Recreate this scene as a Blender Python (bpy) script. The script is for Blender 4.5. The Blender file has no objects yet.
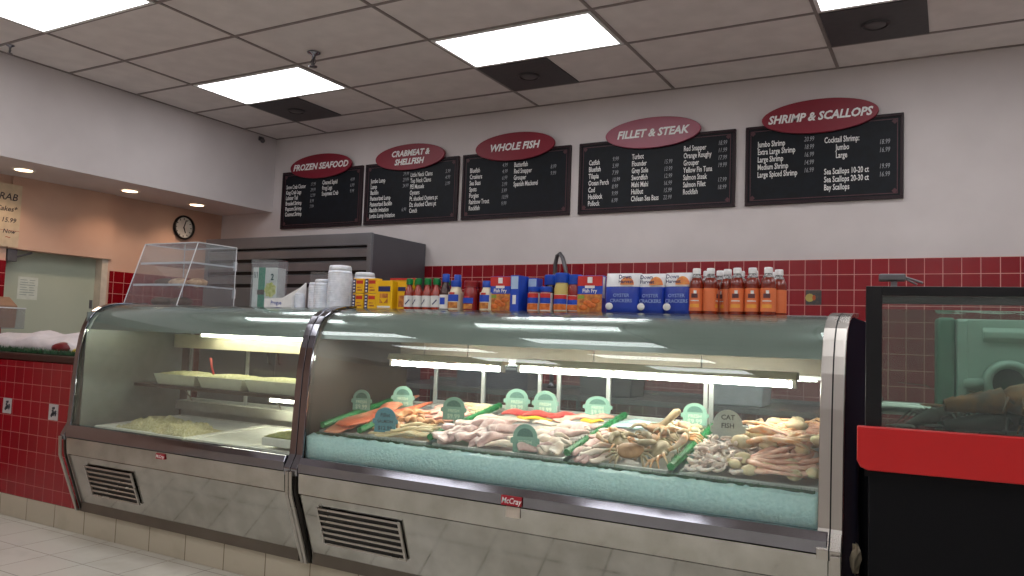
import bpy, math, random
from mathutils import Vector, Matrix, Euler
random.seed(7)
PI = math.pi
COL = bpy.context.scene.collection

# ------------------------------------------------------------ materials
def lin(c):
    if isinstance(c, str):
        c = [int(c[i:i+2], 16) for i in (0, 2, 4)]
    r = []
    for v in c:
        v = v/255.0
        r.append(v/12.92 if v <= .04045 else ((v+.055)/1.055)**2.4)
    return (r[0], r[1], r[2], 1.0)

MATS = {}
def mat(name, c, rough=.5, metal=0., c2=None, scale=20., bump=0., emit=None, es=1., sss=0., coat=0., spec=.5, rvar=0., stretch=None, detail=3.):
    if name in MATS: return MATS[name]
    m = bpy.data.materials.new(name); m.use_nodes = True
    nt = m.node_tree; N = nt.nodes; L = nt.links
    b = N['Principled BSDF']
    b.inputs['Base Color'].default_value = lin(c)
    b.inputs['Roughness'].default_value = rough
    b.inputs['Metallic'].default_value = metal
    b.inputs['Specular IOR Level'].default_value = spec
    if coat: b.inputs['Coat Weight'].default_value = coat; b.inputs['Coat Roughness'].default_value = .08
    if sss:
        b.inputs['Subsurface Weight'].default_value = sss
        b.inputs['Subsurface Radius'].default_value = (.02, .015, .012)
        b.inputs['Subsurface Scale'].default_value = .5
    tc = N.new('ShaderNodeTexCoord'); mp = N.new('ShaderNodeMapping')
    L.new(tc.outputs['Object'], mp.inputs['Vector'])
    if stretch: mp.inputs['Scale'].default_value = stretch
    no = N.new('ShaderNodeTexNoise'); no.inputs['Scale'].default_value = scale; no.inputs['Detail'].default_value = detail
    L.new(mp.outputs['Vector'], no.inputs['Vector'])
    if c2 is None:
        q = lin(c); c2v = (q[0]*.88, q[1]*.88, q[2]*.88, 1)
    else: c2v = lin(c2)
    rp = N.new('ShaderNodeValToRGB')
    rp.color_ramp.elements[0].position = .35; rp.color_ramp.elements[1].position = .65
    rp.color_ramp.elements[0].color = c2v; rp.color_ramp.elements[1].color = lin(c)
    L.new(no.outputs['Fac'], rp.inputs['Fac']); L.new(rp.outputs['Color'], b.inputs['Base Color'])
    if rvar:
        mr = N.new('ShaderNodeMapRange'); mr.inputs['To Min'].default_value = max(.02, rough-rvar); mr.inputs['To Max'].default_value = rough+rvar
        mr.inputs['From Min'].default_value = .3; mr.inputs['From Max'].default_value = .7
        L.new(no.outputs['Fac'], mr.inputs['Value']); L.new(mr.outputs['Result'], b.inputs['Roughness'])
    if bump:
        bp = N.new('ShaderNodeBump'); bp.inputs['Strength'].default_value = bump; bp.inputs['Distance'].default_value = .01
        L.new(no.outputs['Fac'], bp.inputs['Height']); L.new(bp.outputs['Normal'], b.inputs['Normal'])
    if emit is not None:
        b.inputs['Emission Color'].default_value = lin(emit); b.inputs['Emission Strength'].default_value = es
    MATS[name] = m
    return m

def tile_mat(name, c, c2, grout, w, h, ox, oz, axes=('X', 'Z'), g=.02, rough=.2, dirt=None, bumpd=.002):
    """square tile grid with recessed grout lines, in object coordinates"""
    m = bpy.data.materials.new(name); m.use_nodes = True
    nt = m.node_tree; N = nt.nodes; L = nt.links; b = N['Principled BSDF']
    tc = N.new('ShaderNodeTexCoord'); sp = N.new('ShaderNodeSeparateXYZ'); L.new(tc.outputs['Object'], sp.inputs[0])
    def ma(op, a, bb=None, cc=None):
        n = N.new('ShaderNodeMath'); n.operation = op
        for i, v in enumerate((a, bb, cc)):
            if v is None: continue
            if isinstance(v, (int, float)): n.inputs[i].default_value = v
            else: L.new(v, n.inputs[i])
        return n.outputs[0]
    masks = []; cells = []
    for ax, s, o in ((axes[0], w, ox), (axes[1], h, oz)):
        u = ma('DIVIDE', ma('SUBTRACT', sp.outputs[ax], o), s)
        fr = ma('FRACT', u); cells.append(ma('FLOOR', u))
        d = ma('ABSOLUTE', ma('SUBTRACT', fr, .5))
        masks.append(ma('GREATER_THAN', d, .5-g))
    mk = ma('MAXIMUM', masks[0], masks[1])
    cx = N.new('ShaderNodeCombineXYZ'); L.new(cells[0], cx.inputs[0]); L.new(cells[1], cx.inputs[1])
    wn = N.new('ShaderNodeTexWhiteNoise'); L.new(cx.outputs[0], wn.inputs['Vector'])
    no = N.new('ShaderNodeTexNoise'); no.inputs['Scale'].default_value = 3; no.inputs['Detail'].default_value = 5
    L.new(tc.outputs['Object'], no.inputs['Vector'])
    mx = N.new('ShaderNodeMix'); mx.data_type = 'RGBA'
    mx.inputs['A'].default_value = lin(c); mx.inputs['B'].default_value = lin(c2)
    L.new(ma('MULTIPLY_ADD', wn.outputs['Value'], .5, ma('MULTIPLY', no.outputs['Fac'], .5)), mx.inputs['Factor'])
    last = mx.outputs['Result']
    if dirt:
        m3 = N.new('ShaderNodeMix'); m3.data_type = 'RGBA'; m3.inputs['B'].default_value = lin(dirt)
        mr = N.new('ShaderNodeMapRange'); mr.inputs['From Min'].default_value = .5; mr.inputs['From Max'].default_value = .75; mr.inputs['To Max'].default_value = .6
        L.new(no.outputs['Fac'], mr.inputs['Value']); L.new(mr.outputs['Result'], m3.inputs['Factor']); L.new(last, m3.inputs['A']); last = m3.outputs['Result']
    m2 = N.new('ShaderNodeMix'); m2.data_type = 'RGBA'
    L.new(mk, m2.inputs['Factor']); L.new(last, m2.inputs['A']); m2.inputs['B'].default_value = lin(grout)
    L.new(m2.outputs['Result'], b.inputs['Base Color'])
    L.new(ma('MULTIPLY_ADD', mk, .6, rough), b.inputs['Roughness'])
    bp = N.new('ShaderNodeBump'); bp.inputs['Strength'].default_value = .4; bp.inputs['Distance'].default_value = bumpd; bp.invert = True
    L.new(mk, bp.inputs['Height']); L.new(bp.outputs['Normal'], b.inputs['Normal'])
    return m

def thin_glass(name, tint, ior=1.5, rough=0., milk=0.):
    m = bpy.data.materials.new(name); m.use_nodes = True
    nt = m.node_tree; N = nt.nodes; L = nt.links
    N.remove(N['Principled BSDF']); out = N['Material Output']
    tr = N.new('ShaderNodeBsdfTransparent'); tr.inputs[0].default_value = lin(tint)
    gl = N.new('ShaderNodeBsdfGlossy'); gl.inputs['Roughness'].default_value = rough; gl.inputs['Color'].default_value = (.95, 1, .98, 1)
    geo = N.new('ShaderNodeNewGeometry')
    mxi = N.new('ShaderNodeMix'); mxi.data_type = 'FLOAT'      # same reflectance from either side of the sheet
    mxi.inputs['A'].default_value = ior; mxi.inputs['B'].default_value = 1.0/ior
    L.new(geo.outputs['Backfacing'], mxi.inputs['Factor'])
    lw = N.new('ShaderNodeFresnel'); L.new(mxi.outputs['Result'], lw.inputs['IOR'])
    last = tr.outputs[0]
    if milk:
        df = N.new('ShaderNodeBsdfDiffuse'); df.inputs['Color'].default_value = (.85, .9, .9, 1)
        tn = N.new('ShaderNodeTexNoise'); tn.inputs['Scale'].default_value = 9
        mr = N.new('ShaderNodeMapRange'); mr.inputs['To Max'].default_value = milk*2; L.new(tn.outputs['Fac'], mr.inputs['Value'])
        ms = N.new('ShaderNodeMixShader'); L.new(mr.outputs['Result'], ms.inputs[0]); L.new(last, ms.inputs[1]); L.new(df.outputs[0], ms.inputs[2]); last = ms.outputs[0]
    mx = N.new('ShaderNodeMixShader'); L.new(lw.outputs[0], mx.inputs[0]); L.new(last, mx.inputs[1]); L.new(gl.outputs[0], mx.inputs[2])
    L.new(mx.outputs[0], out.inputs['Surface'])
    MATS[name] = m
    return m

def emit_mat(name, c, s):
    m = bpy.data.materials.new(name); m.use_nodes = True
    b = m.node_tree.nodes['Principled BSDF']
    b.inputs['Base Color'].default_value = lin(c)
    b.inputs['Emission Color'].default_value = lin(c); b.inputs['Emission Strength'].default_value = s
    return m

# ------------------------------------------------------------ mesh builder
_tc = {}
def text_geo(body, size, xs=1., bold=0., shear=0., align='LEFT', space=1.):
    k = (body, size, xs, bold, shear, align, space)
    if k in _tc: return _tc[k]
    cu = bpy.data.curves.new('t', 'FONT'); cu.body = body; cu.size = size; cu.offset = bold; cu.shear = shear
    cu.align_x = align; cu.space_character = space; cu.resolution_u = 2
    o = bpy.data.objects.new('t', cu); COL.objects.link(o)
    dg = bpy.context.evaluated_depsgraph_get()
    me = bpy.data.meshes.new_from_object(o.evaluated_get(dg))
    vs = [(v.co.x*xs, v.co.y) for v in me.vertices]; fs = [tuple(p.vertices) for p in me.polygons]
    bpy.data.objects.remove(o); bpy.data.curves.remove(cu); bpy.data.meshes.remove(me)
    _tc[k] = (vs, fs); return _tc[k]

class MB:
    def __init__(s): s.v = []; s.f = []; s.m = []; s.mi = 0
    def add(s, vs, fs, M=None):
        n = len(s.v)
        for p in vs:
            p = Vector(p)
            s.v.append(M @ p if M else p)
        for f in fs: s.f.append(tuple(i+n for i in f)); s.m.append(s.mi)
        return s
    def box(s, x0, x1, y0, y1, z0, z1, M=None):
        vs = [(x, y, z) for x in (x0, x1) for y in (y0, y1) for z in (z0, z1)]
        return s.add(vs, [(0, 1, 3, 2), (4, 6, 7, 5), (0, 4, 5, 1), (2, 3, 7, 6), (0, 2, 6, 4), (1, 5, 7, 3)], M)
    def prism(s, pts, x0, x1, ax='x', M=None):
        """closed outline extruded; pts are the other two coordinates in order"""
        n = len(pts)
        def P(t, a, b): return {'x': (t, a, b), 'y': (a, t, b), 'z': (a, b, t)}[ax]
        vs = [P(x0, *p) for p in pts]+[P(x1, *p) for p in pts]
        fs = [tuple(range(n)), tuple(range(2*n-1, n-1, -1))]
        for i in range(n):
            j = (i+1) % n; fs.append((i, n+i, n+j, j))
        return s.add(vs, fs, M)
    def strip(s, pts, th, x0, x1):
        """sheet following an open (y,z) profile, thickness th, extruded along x"""
        off = []
        for i, p in enumerate(pts):
            a = pts[max(i-1, 0)]; b = pts[min(i+1, len(pts)-1)]
            dx, dz = b[0]-a[0], b[1]-a[1]; l = math.hypot(dx, dz)
            off.append((p[0]+dz/l*th, p[1]-dx/l*th))
        n = len(pts); vs = []
        for x in (x0, x1):
            vs += [(x, *p) for p in pts]+[(x, *p) for p in off]
        fs = []
        for i in range(n-1):
            fs += [(i, i+1, 2*n+i+1, 2*n+i), (n+i, 3*n+i, 3*n+i+1, n+i+1), (i, n+i, n+i+1, i+1), (2*n+i, 2*n+i+1, 3*n+i+1, 3*n+i)]
        fs += [(0, 2*n, 3*n, n), (n-1, 2*n-1, 4*n-1, 3*n-1)]
        return s.add(vs, fs)
    def tube(s, pts, r, seg=8, cap=True, flat=1., M=None):
        pts = [Vector(p) for p in pts]; n = len(pts)
        rs = r if isinstance(r, (list, tuple)) else [r]*n
        vs = []; up = Vector((0, 0, 1))
        pu = None
        for i, p in enumerate(pts):
            t = (pts[min(i+1, n-1)]-pts[max(i-1, 0)])
            t = t.normalized() if t.length > 1e-9 else Vector((0, 0, 1))
            if pu is None:
                pu = up if abs(t.z) < .9 else Vector((1, 0, 0))
            a = t.cross(pu)
            if a.length < 1e-6: a = t.cross(Vector((0, 1, 0)))
            a.normalize(); b = a.cross(t).normalized(); pu = b
            for k in range(seg):
                w = 2*PI*k/seg; vs.append(p+a*math.cos(w)*rs[i]+b*math.sin(w)*rs[i]*flat)
        fs = []
        for i in range(n-1):
            for k in range(seg):
                k2 = (k+1) % seg; fs.append((i*seg+k, i*seg+k2, (i+1)*seg+k2, (i+1)*seg+k))
        if cap: fs += [tuple(range(seg-1, -1, -1)), tuple(range((n-1)*seg, n*seg))]
        return s.add(vs, fs, M)
    def lathe(s, prof, seg=16, M=None, mis=None, a0=0., a1=2*PI, cap=True):
        """prof: (r,z) pairs from bottom to top; mis: material per segment"""
        n = len(prof); full = abs(a1-a0-2*PI) < 1e-6; k1 = seg if full else seg+1
        base = len(s.v)
        for r, z in prof:
            for k in range(k1):
                a = a0+(a1-a0)*k/seg; p = Vector((r*math.cos(a), r*math.sin(a), z)); s.v.append(M @ p if M else p)
        for i in range(n-1):
            for k in range(seg):
                k2 = (k+1) % k1
                s.f.append((base+i*k1+k, base+i*k1+k2, base+(i+1)*k1+k2, base+(i+1)*k1+k)); s.m.append(mis[i] if mis else s.mi)
        if full and cap:
            if prof[0][0] > 1e-4: s.f.append(tuple(base+k for k in range(k1-1, -1, -1))); s.m.append(mis[0] if mis else s.mi)
            if prof[-1][0] > 1e-4: s.f.append(tuple(base+(n-1)*k1+k for k in range(k1))); s.m.append(mis[-1] if mis else s.mi)
        return s
    def ell(s, c, r, seg=12, rings=8, M=None, jit=0.):
        vs = []; fs = []
        for i in range(rings+1):
            t = PI*i/rings
            for k in range(seg):
                a = 2*PI*k/seg; j = 1+random.uniform(-jit, jit)
                vs.append((c[0]+r[0]*math.sin(t)*math.cos(a)*j, c[1]+r[1]*math.sin(t)*math.sin(a)*j, c[2]-r[2]*math.cos(t)*j))
        for i in range(rings):
            for k in range(seg):
                k2 = (k+1) % seg; fs.append((i*seg+k, i*seg+k2, (i+1)*seg+k2, (i+1)*seg+k))
        return s.add(vs, fs, M)
    def text(s, body, size, x, y, z, xs=1., bold=0., shear=0., align='LEFT', dirx=(1, 0, 0), up=(0, 0, 1), space=1.):
        vs, fs = text_geo(body, size, xs, bold, shear, align, space)
        dx = Vector(dirx); du = Vector(up); o = Vector((x, y, z))
        return s.add([o+dx*a+du*b for a, b in vs], fs)
    def build(s, name, mats, parent=None, smooth=False, bevel=0., seg=2, sub=0, loc=None, recalc=True):
        me = bpy.data.meshes.new(name)
        me.from_pydata([tuple(v) for v in s.v], [], s.f)
        if not isinstance(mats, (list, tuple)): mats = [mats]
        for m in mats: me.materials.append(m)
        me.polygons.foreach_set('material_index', s.m)
        if smooth is True:
            me.polygons.foreach_set('use_smooth', [True]*len(me.polygons))
        if recalc:
            import bmesh
            bm = bmesh.new(); bm.from_mesh(me)
            if smooth: bmesh.ops.remove_doubles(bm, verts=bm.verts, dist=1e-6)
            bmesh.ops.recalc_face_normals(bm, faces=bm.faces); bm.to_mesh(me); bm.free()
        if smooth == 'auto':
            me.polygons.foreach_set('use_smooth', [True]*len(me.polygons))
            me.set_sharp_from_angle(angle=math.radians(35))
        me.update()
        o = bpy.data.objects.new(name, me); COL.objects.link(o)
        if parent: o.parent = parent
        if loc: o.location = loc
        if bevel:
            b = o.modifiers.new('b', 'BEVEL'); b.width = bevel; b.segments = seg; b.limit_method = 'ANGLE'
        if sub:
            b = o.modifiers.new('s', 'SUBSURF'); b.levels = sub; b.render_levels = sub
        return o

def tag(o, label, cat, group=None, kind=None):
    o['label'] = label; o['category'] = cat
    if group: o['group'] = group
    if kind: o['kind'] = kind
    return o
def struct(o): o['kind'] = 'structure'; return o
def empty(name, loc, label, cat, group=None, rz=0.):
    o = bpy.data.objects.new(name, None); COL.objects.link(o); o.location = loc; o.rotation_euler = (0, 0, rz); o.empty_display_size = .05
    return tag(o, label, cat, group)
def kids(o): return [c for c in bpy.data.objects if c.parent == o]
def dup(o, loc=None, rot=None, label=None, group=None, parent=None, scale=None):
    c = o.copy(); COL.objects.link(c)
    if parent: c.parent = parent
    for ch in kids(o): dup(ch, parent=c)
    if loc is not None: c.location = loc
    if rot is not None: c.rotation_euler = rot
    if scale is not None: c.scale = scale
    if label: c['label'] = label
    if group: c['group'] = group
    return c
ORD = ['first', 'second', 'third', 'fourth', 'fifth', 'sixth', 'seventh', 'eighth', 'ninth', 'tenth']

# ------------------------------------------------------------ scene constants (metres, z up, floor at 0)
CH = 1.31
H = 3.351; D = 5.993; XL = -6.32; XA = -7.10; ZS = 2.559
X0 = -5.595; PY = 3.05

M_wall = mat('white_wall_paint', 'cdc6c5', .6, c2='c6bfbe', scale=2.5, bump=.02)
M_peach = mat('warm_lit_wall', 'c9a793', .6, c2='c09c88', scale=2)  # beige wall, with the warm glow of the downlights mixed into its colour
M_ceil = mat('ceiling_tile', 'dfd8d5', .9, c2='d6cfcc', scale=6, bump=.15)
M_grid = mat('ceiling_grid_metal', '8a807d', .6)
M_steel = mat('brushed_steel', 'b4b0aa', .28, 1., c2='aca8a2', scale=3, rvar=.04)
M_steeld = mat('worn_steel', 'b6b5b0', .11, 1., c2='a4a29c', scale=7, rvar=.06, detail=7)
M_chrome = mat('chrome', '8c8c94', .10, 1., scale=4, rvar=.05)
M_black = mat('black_plastic', '0d0e11', .4, spec=.3)
M_blackm = mat('black_paint', '07080c', .6, spec=.15)
M_white = mat('white_plastic', 'e6e6e4', .4)
M_glass = thin_glass('case_glass', 'f6faf8', 1.5, milk=.022)
M_door = thin_glass('door_glass', 'dfe4e4', 1.45, milk=.012)
M_acry = thin_glass('acrylic', 'f4f6f8', 1.45, milk=.04)
M_acrye = mat('acrylic_edge', 'd8dce0', .2, spec=.8)
M_gray = mat('gray_metal', '6a686b', .45, .6)

# ------------------------------------------------------------ room shell
def plane_tile(name, col, col2, gr, w, h, ox, oz, ax, **k): return tile_mat(name, col, col2, gr, w, h, ox, oz, ax, **k)
M_floor = plane_tile('floor_tile', 'cfccc1', 'c6c3b8', '8a867c', .305, .305, -4.43, 2.69, ('X', 'Y'), g=.012, rough=.25, dirt='aeaa9d')
XR = 4.2; YB = -3.6
b = MB(); b.box(-8.6, XR, YB, D+.1, -.1, 0); struct(b.build('floor', M_floor))
b = MB(); b.box(XL-.1, XR, YB, D+.1, H, H+.1); struct(b.build('ceiling', M_ceil))
b = MB()
rows = [D-.455-.61*(j-1) for j in range(1, 17)]
for y in rows: b.box(XL, XR, y-.011, y+.011, H-.006, H+.002)
for i in range(-1, 9):
    x = X0+1.22*i
    if x > XL: b.box(x-.011, x+.011, YB, D, H-.0065, H+.002)
b.box(XL, XL+.018, YB, D, H-.007, H+.002); b.box(XL, XR, D-.018, D, H-.007, H+.002)
struct(b.build('trim_1', M_grid))
b = MB(); b.box(-8.6, XR, D, D+.1, 0, H+.1); struct(b.build('wall_back', M_wall))
b = MB(); b.box(XL-.1, XL, YB, D, ZS, H); struct(b.build('wall_left', M_wall))
b = MB(); b.box(XA-.2, XL-.1, YB, D, ZS, ZS+.05); struct(b.build('trim_2', M_wall))
b = MB(); b.box(XR, XR+.1, YB, D, 0, H); struct(b.build('wall_right', M_wall))
b = MB(); b.box(-8.6, XR, YB-.1, YB, 0, H); struct(b.build('wall_front', M_wall))
# inner alcove wall with an opening
b = MB(); b.box(XA-.1, XA, YB, 3.74, 0, ZS); b.box(XA-.1, XA, 4.68, D, 0, ZS); b.box(XA-.1, XA+.025, 3.74, 4.70, 1.93, ZS)
struct(b.build('wall_alcove', M_peach))
M_redL = tile_mat('red_tile_side', '860714', '700a14', 'c08078', .1095, .1095, .03, 1.823, ('Y', 'Z'), g=.022)
M_redB = tile_mat('red_tile_back', '8c0819', '7a0615', 'cc8f88', .1095, .1098, -.9229, 1.955, ('X', 'Z'), g=.02)
b = MB(); b.box(XA, XA+.012, 2.0, 3.74, 0, 1.823); b.box(XA, XA+.012, 4.70, D, 0, 1.823)
struct(b.build('trim_3', M_redL))
b = MB(); b.box(XA, XR, D-.012, D, 0, 1.955); struct(b.build('trim_4', M_redB))
M_cream = tile_mat('cream_plinth_tile', 'b4ac99', 'a8a08d', '6f6553', .312, .30, -4.377, -.155, ('X', 'Z'), g=.01, rough=.35, dirt='857a64')
b = MB(); b.box(XA, .6, PY, 3.80, 0, .145); struct(b.build('trim_5', M_cream, bevel=.004))
# pale door slab inside the opening
M_gdoor = mat('pale_green_door', 'aab3a2', .5, c2='a2ab99', scale=1.5)
d = MB(); d.box(-7.22, -7.20, 3.70, 4.72, 0.005, 1.96); d.build('x', M_gdoor)
do = bpy.data.objects['x']; do.name = 'door_1'; struct(do)
b = MB(); b.box(-7.20, XA-.0005, 4.62, 4.68, 0, 1.93); struct(b.build('trim_6', mat('cream_jamb', 'c9bfae', .5)))
b = MB()
for z in (1.49, .4): b.tube([(-7.192, 4.60, z-.04), (-7.192, 4.60, z+.04)], .006); b.box(-7.199, -7.194, 4.58, 4.60, z-.04, z+.04)
b.build('door_hinge', M_gray, do)

# ------------------------------------------------------------ ceiling fixtures
M_panel = emit_mat('lit_diffuser', 'fdfcff', 9.0)
def ceil_light(i, j, label):
    x = X0+1.22*i; y1 = D-.455-.61*(j-1); y0 = y1-.61
    t = empty('ceiling_light', (x+.61, (y0+y1)/2, H-.02), label, 'ceiling light', 'fluorescent ceiling troffers')
    b = MB()
    for (a0, a1, c0, c1) in ((-.598, .598, -.293, -.270), (-.598, .598, .270, .293), (-.598, -.575, -.27, .27), (.575, .598, -.27, .27)):
        b.box(a0, a1, c0, c1, .008, .019)
    b.build('frame', M_white, t)
    b = MB(); b.box(-.58, .58, -.275, .275, .012, .0185); b.build('diffuser', M_panel, t)
seen = {(0, 5): 'lit rectangular ceiling panel cut off by top left corner of the picture',
        (0, 2): 'lit rectangular ceiling panel left of the ceiling sprinkler, above the crabmeat menu',
        (2, 2): 'lit rectangular ceiling panel above the whole fish menu, centre of the ceiling',
        (4, 2): 'lit rectangular ceiling panel cut off at the top above the shrimp menu'}
for j in (2, 5, 8, 11, 14):
    for i in (0, 2, 4, 6):
        if (i, j) in seen: ceil_light(i, j, seen[(i, j)])
        else: ceil_light(i, j, 'lit rectangular ceiling panel over the customer side of the shop, outside the view')
M_vent = mat('vent_gray', '4b484a', .6)
for i, lab in ((0, 'small dark square ceiling vent beside the leftmost full ceiling light'), (2, 'dark square ceiling vent with round ring in front of the middle light'), (4, 'dark square ceiling vent with round plate at top right')):
    x = X0+1.22*i; y1 = rows[0]
    t = empty('ceiling_vent', (x+.305, y1-.305, H-.02), lab, 'vent', 'square ceiling vents')
    b = MB(); b.box(-.29, .29, -.29, .29, .010, .0195); b.build('panel', M_vent, t)
    b = MB(); b.lathe([(.066, .004), (.070, -.004), (.082, .002), (.084, .010)], 32, cap=False); b.build('ring', mat('vent_ring', '322f32', .5), t, smooth=True)
    b = MB(); b.lathe([(.0, -.004), (.052, -.003), (.060, .003), (.060, .0098)], 32); b.build('round_diffuser', mat('vent_disc', '5d595b', .6), t, smooth=True)
def sprinkler(x, y, lab):
    t = empty('sprinkler', (x, y, H-.01), lab, 'sprinkler')
    b = MB(); b.lathe([(.012, -.045), (.016, -.02), (.045, -.006), (.05, .003)], 20); b.build('escutcheon', M_chrome, t, smooth=True)
    b = MB(); b.tube([(0, 0, -.04), (0, 0, -.10)], .008)
    for s in (-1, 1): b.tube([(s*.01, 0, -.04), (s*.025, 0, -.07), (0, 0, -.10)], .004)
    b.build('stem', M_gray, t, smooth=True)
    b = MB(); b.lathe([(.03, -.105), (.032, -.10), (0, -.098)], 16); b.build('deflector', M_chrome, t)
sprinkler(-4.07, 4.168, 'ceiling sprinkler head hanging beside the corner of the left light panel')
sprinkler(-6.10, 3.13, 'ceiling sprinkler head near the left wall, under the top left light'); bpy.data.objects['sprinkler.001'].scale = (.6, .6, .6); bpy.data.objects['sprinkler.001'].location.z = H-.005
t = empty('wall_sensor', (XL, 5.77, H-.04), 'small round sensor high on the left wall close to the corner', 'sensor')
b = MB(); b.box(.0005, .015, -.03, .03, -.03, .01); b.build('mount', M_gray, t); b = MB(); b.ell((.03, 0, -.03), (.025, .025, .025)); b.build('sensor_head', M_gray, t, smooth=True)
M_warm = emit_mat('warm_lamp', 'ffd9b0', 9.0)
for x, y, lab in ((-6.706, 3.621, 'leftmost of the three recessed downlights under the soffit'), (-6.701, 4.583, 'middle of the three recessed downlights under the soffit'), (-6.738, 5.362, 'recessed downlight under the soffit nearest the back wall, above the clock')):
    t = empty('downlight', (x, y, ZS-.006), lab, 'downlight', 'recessed soffit downlights')
    b = MB(); b.lathe([(.068, .0), (.085, -.002), (.09, .0055)], 28, cap=False); b.build('trim_ring', M_white, t, smooth=True)
    b = MB(); b.lathe([(0, -.001), (.066, -.001), (.066, .0055)], 28); b.build('lens', M_warm, t)
    l = bpy.data.lights.new('warm_spot', 'SPOT'); l.energy = 16; l.color = (1, .70, .50); l.spot_size = 2.3; l.spot_blend = .6; l.shadow_soft_size = .05
    lo = bpy.data.objects.new('downlight_beam', l); lo.location = (0, 0, -.012); lo.parent = t; COL.objects.link(lo)

# ------------------------------------------------------------ menu boards
M_board = mat('menu_black', '0d131b', .55, c2='0a0e14', spec=.25)
M_frame = mat('menu_frame', '26141a', .5, spec=.3)
M_line = mat('menu_border_line', '4c242c', .5)
M_oval = mat('menu_header_red', '7f1028', .45, c2='7a0e24', scale=2)
M_ovalp = mat('menu_header_faded', '8e3048', .35, c2='882a42', scale=2)
M_ink = mat('menu_lettering', 'e8e8e6', .6)
M_chalk = mat('chalk_writing', '9a9ea2', .7)
boards = [
 (-6.175, -5.09, 'frozen seafood', ['FROZEN SEAFOOD'], -6.046, -5.218, M_oval,
  [(.06, .18, ['Snow Crab Cluster', 'King Crab Legs', 'Lobster Tail', 'Breaded Shrimp', 'Popcorn Shrimp', 'Coconut Shrimp']), (.56, .16, ['Cleaned Squid', 'Frog Legs', 'Soupmeat Crab'])],
  [(.40, .165, ['17.99', '29.99', '12.99', '8.99', '7.99']), (.93, .15, ['4.99', '6.99', '9.99'])]),
 (-5.05, -3.955, 'crabmeat and shellfish', ['CRABMEAT &', 'SHELLFISH'], -4.914, -4.10, M_oval,
  [(.07, .19, ['Jumbo Lump', 'Lump', 'Backfin', 'Pasteurized Lump', 'Pasteurized Backfin', 'Backfin Imitation', 'Jumbo Lump Imitation']), (.55, .16, ['Little Neck Clams', 'Top Neck Clams', 'PEI Mussels', 'Oysters', 'Pt. shucked Oysters pt', 'Dz. shucked Clams pt', 'Conch'])],
  [(.46, .14, ['39.99', '29.99', '24.99', '', '', '', '6.99']), (.95, .15, ['5.99', '4.99', '3.99'])]),
 (-3.91, -2.82, 'whole fish', ['WHOLE FISH'], -3.763, -2.965, M_oval,
  [(.08, .17, ['Bluefish', 'Croakers', 'Sea Bass', 'Spots', 'Porgies', 'Rainbow Trout', 'Rockfish']), (.54, .15, ['Butterfish', 'Red Snapper', 'Grouper', 'Spanish Mackerel'])],
  [(.42, .14, ['4.99', '4.99', '6.99', '3.99', '5.99', '10.99', '9.99']), (.90, .19, ['8.99', '9.99'])]),
 (-2.74, -1.435, 'fillet and steak', ['FILLET & STEAK'], -2.496, -1.700, M_ovalp,
  [(.09, .19, ['Catfish', 'Bluefish', 'Tilapia', 'Ocean Perch', 'Cod', 'Haddock', 'Pollock']), (.47, .17, ['Turbot', 'Flounder', 'Grey Sole', 'Swordfish', 'Mahi Mahi', 'Halibut', 'Chilean Sea Bass']), (.90, .14, ['Red Snapper', 'Orange Roughy', 'Grouper', 'Yellow Fin Tuna', 'Salmon Steak', 'Salmon Fillet', 'Rockfish'])],
  [(.30, .17, ['9.99', '5.99', '7.99', '10.99', '8.99', '9.99', '6.99']), (.74, .17, ['', '15.99', '13.99', '12.99', '16.99', '15.99', '22.99']), (1.17, .115, ['18.99', '11.99', '17.99', '19.99', '', '17.99', '18.99'])]),
 (-1.36, -.285, 'shrimp and scallops', ['SHRIMP & SCALLOPS'], -1.238, -.440, M_oval,
  [(.09, .16, ['Jumbo Shrimp', 'Extra Large Shrimp', 'Large Shrimp', 'Medium Shrimp', 'Large Spiced Shrimp']), (.56, .17, ['Cocktail Shrimp:', '        Jumbo', '        Large', '', 'Sea Scallops 10-20 ct', 'Sea Scallops 20-30 ct', 'Bay Scallops'])],
  [(.42, .145, ['20.99', '18.99', '16.99', '14.99', '16.99']), (.92, .21, ['18.99', '16.99', '', '19.99', '16.99'])]),
]
places = ['at the far left of the row', 'second board from the left', 'middle board of the row', 'wide, with a lighter red header', 'at the far right of the row']
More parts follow.
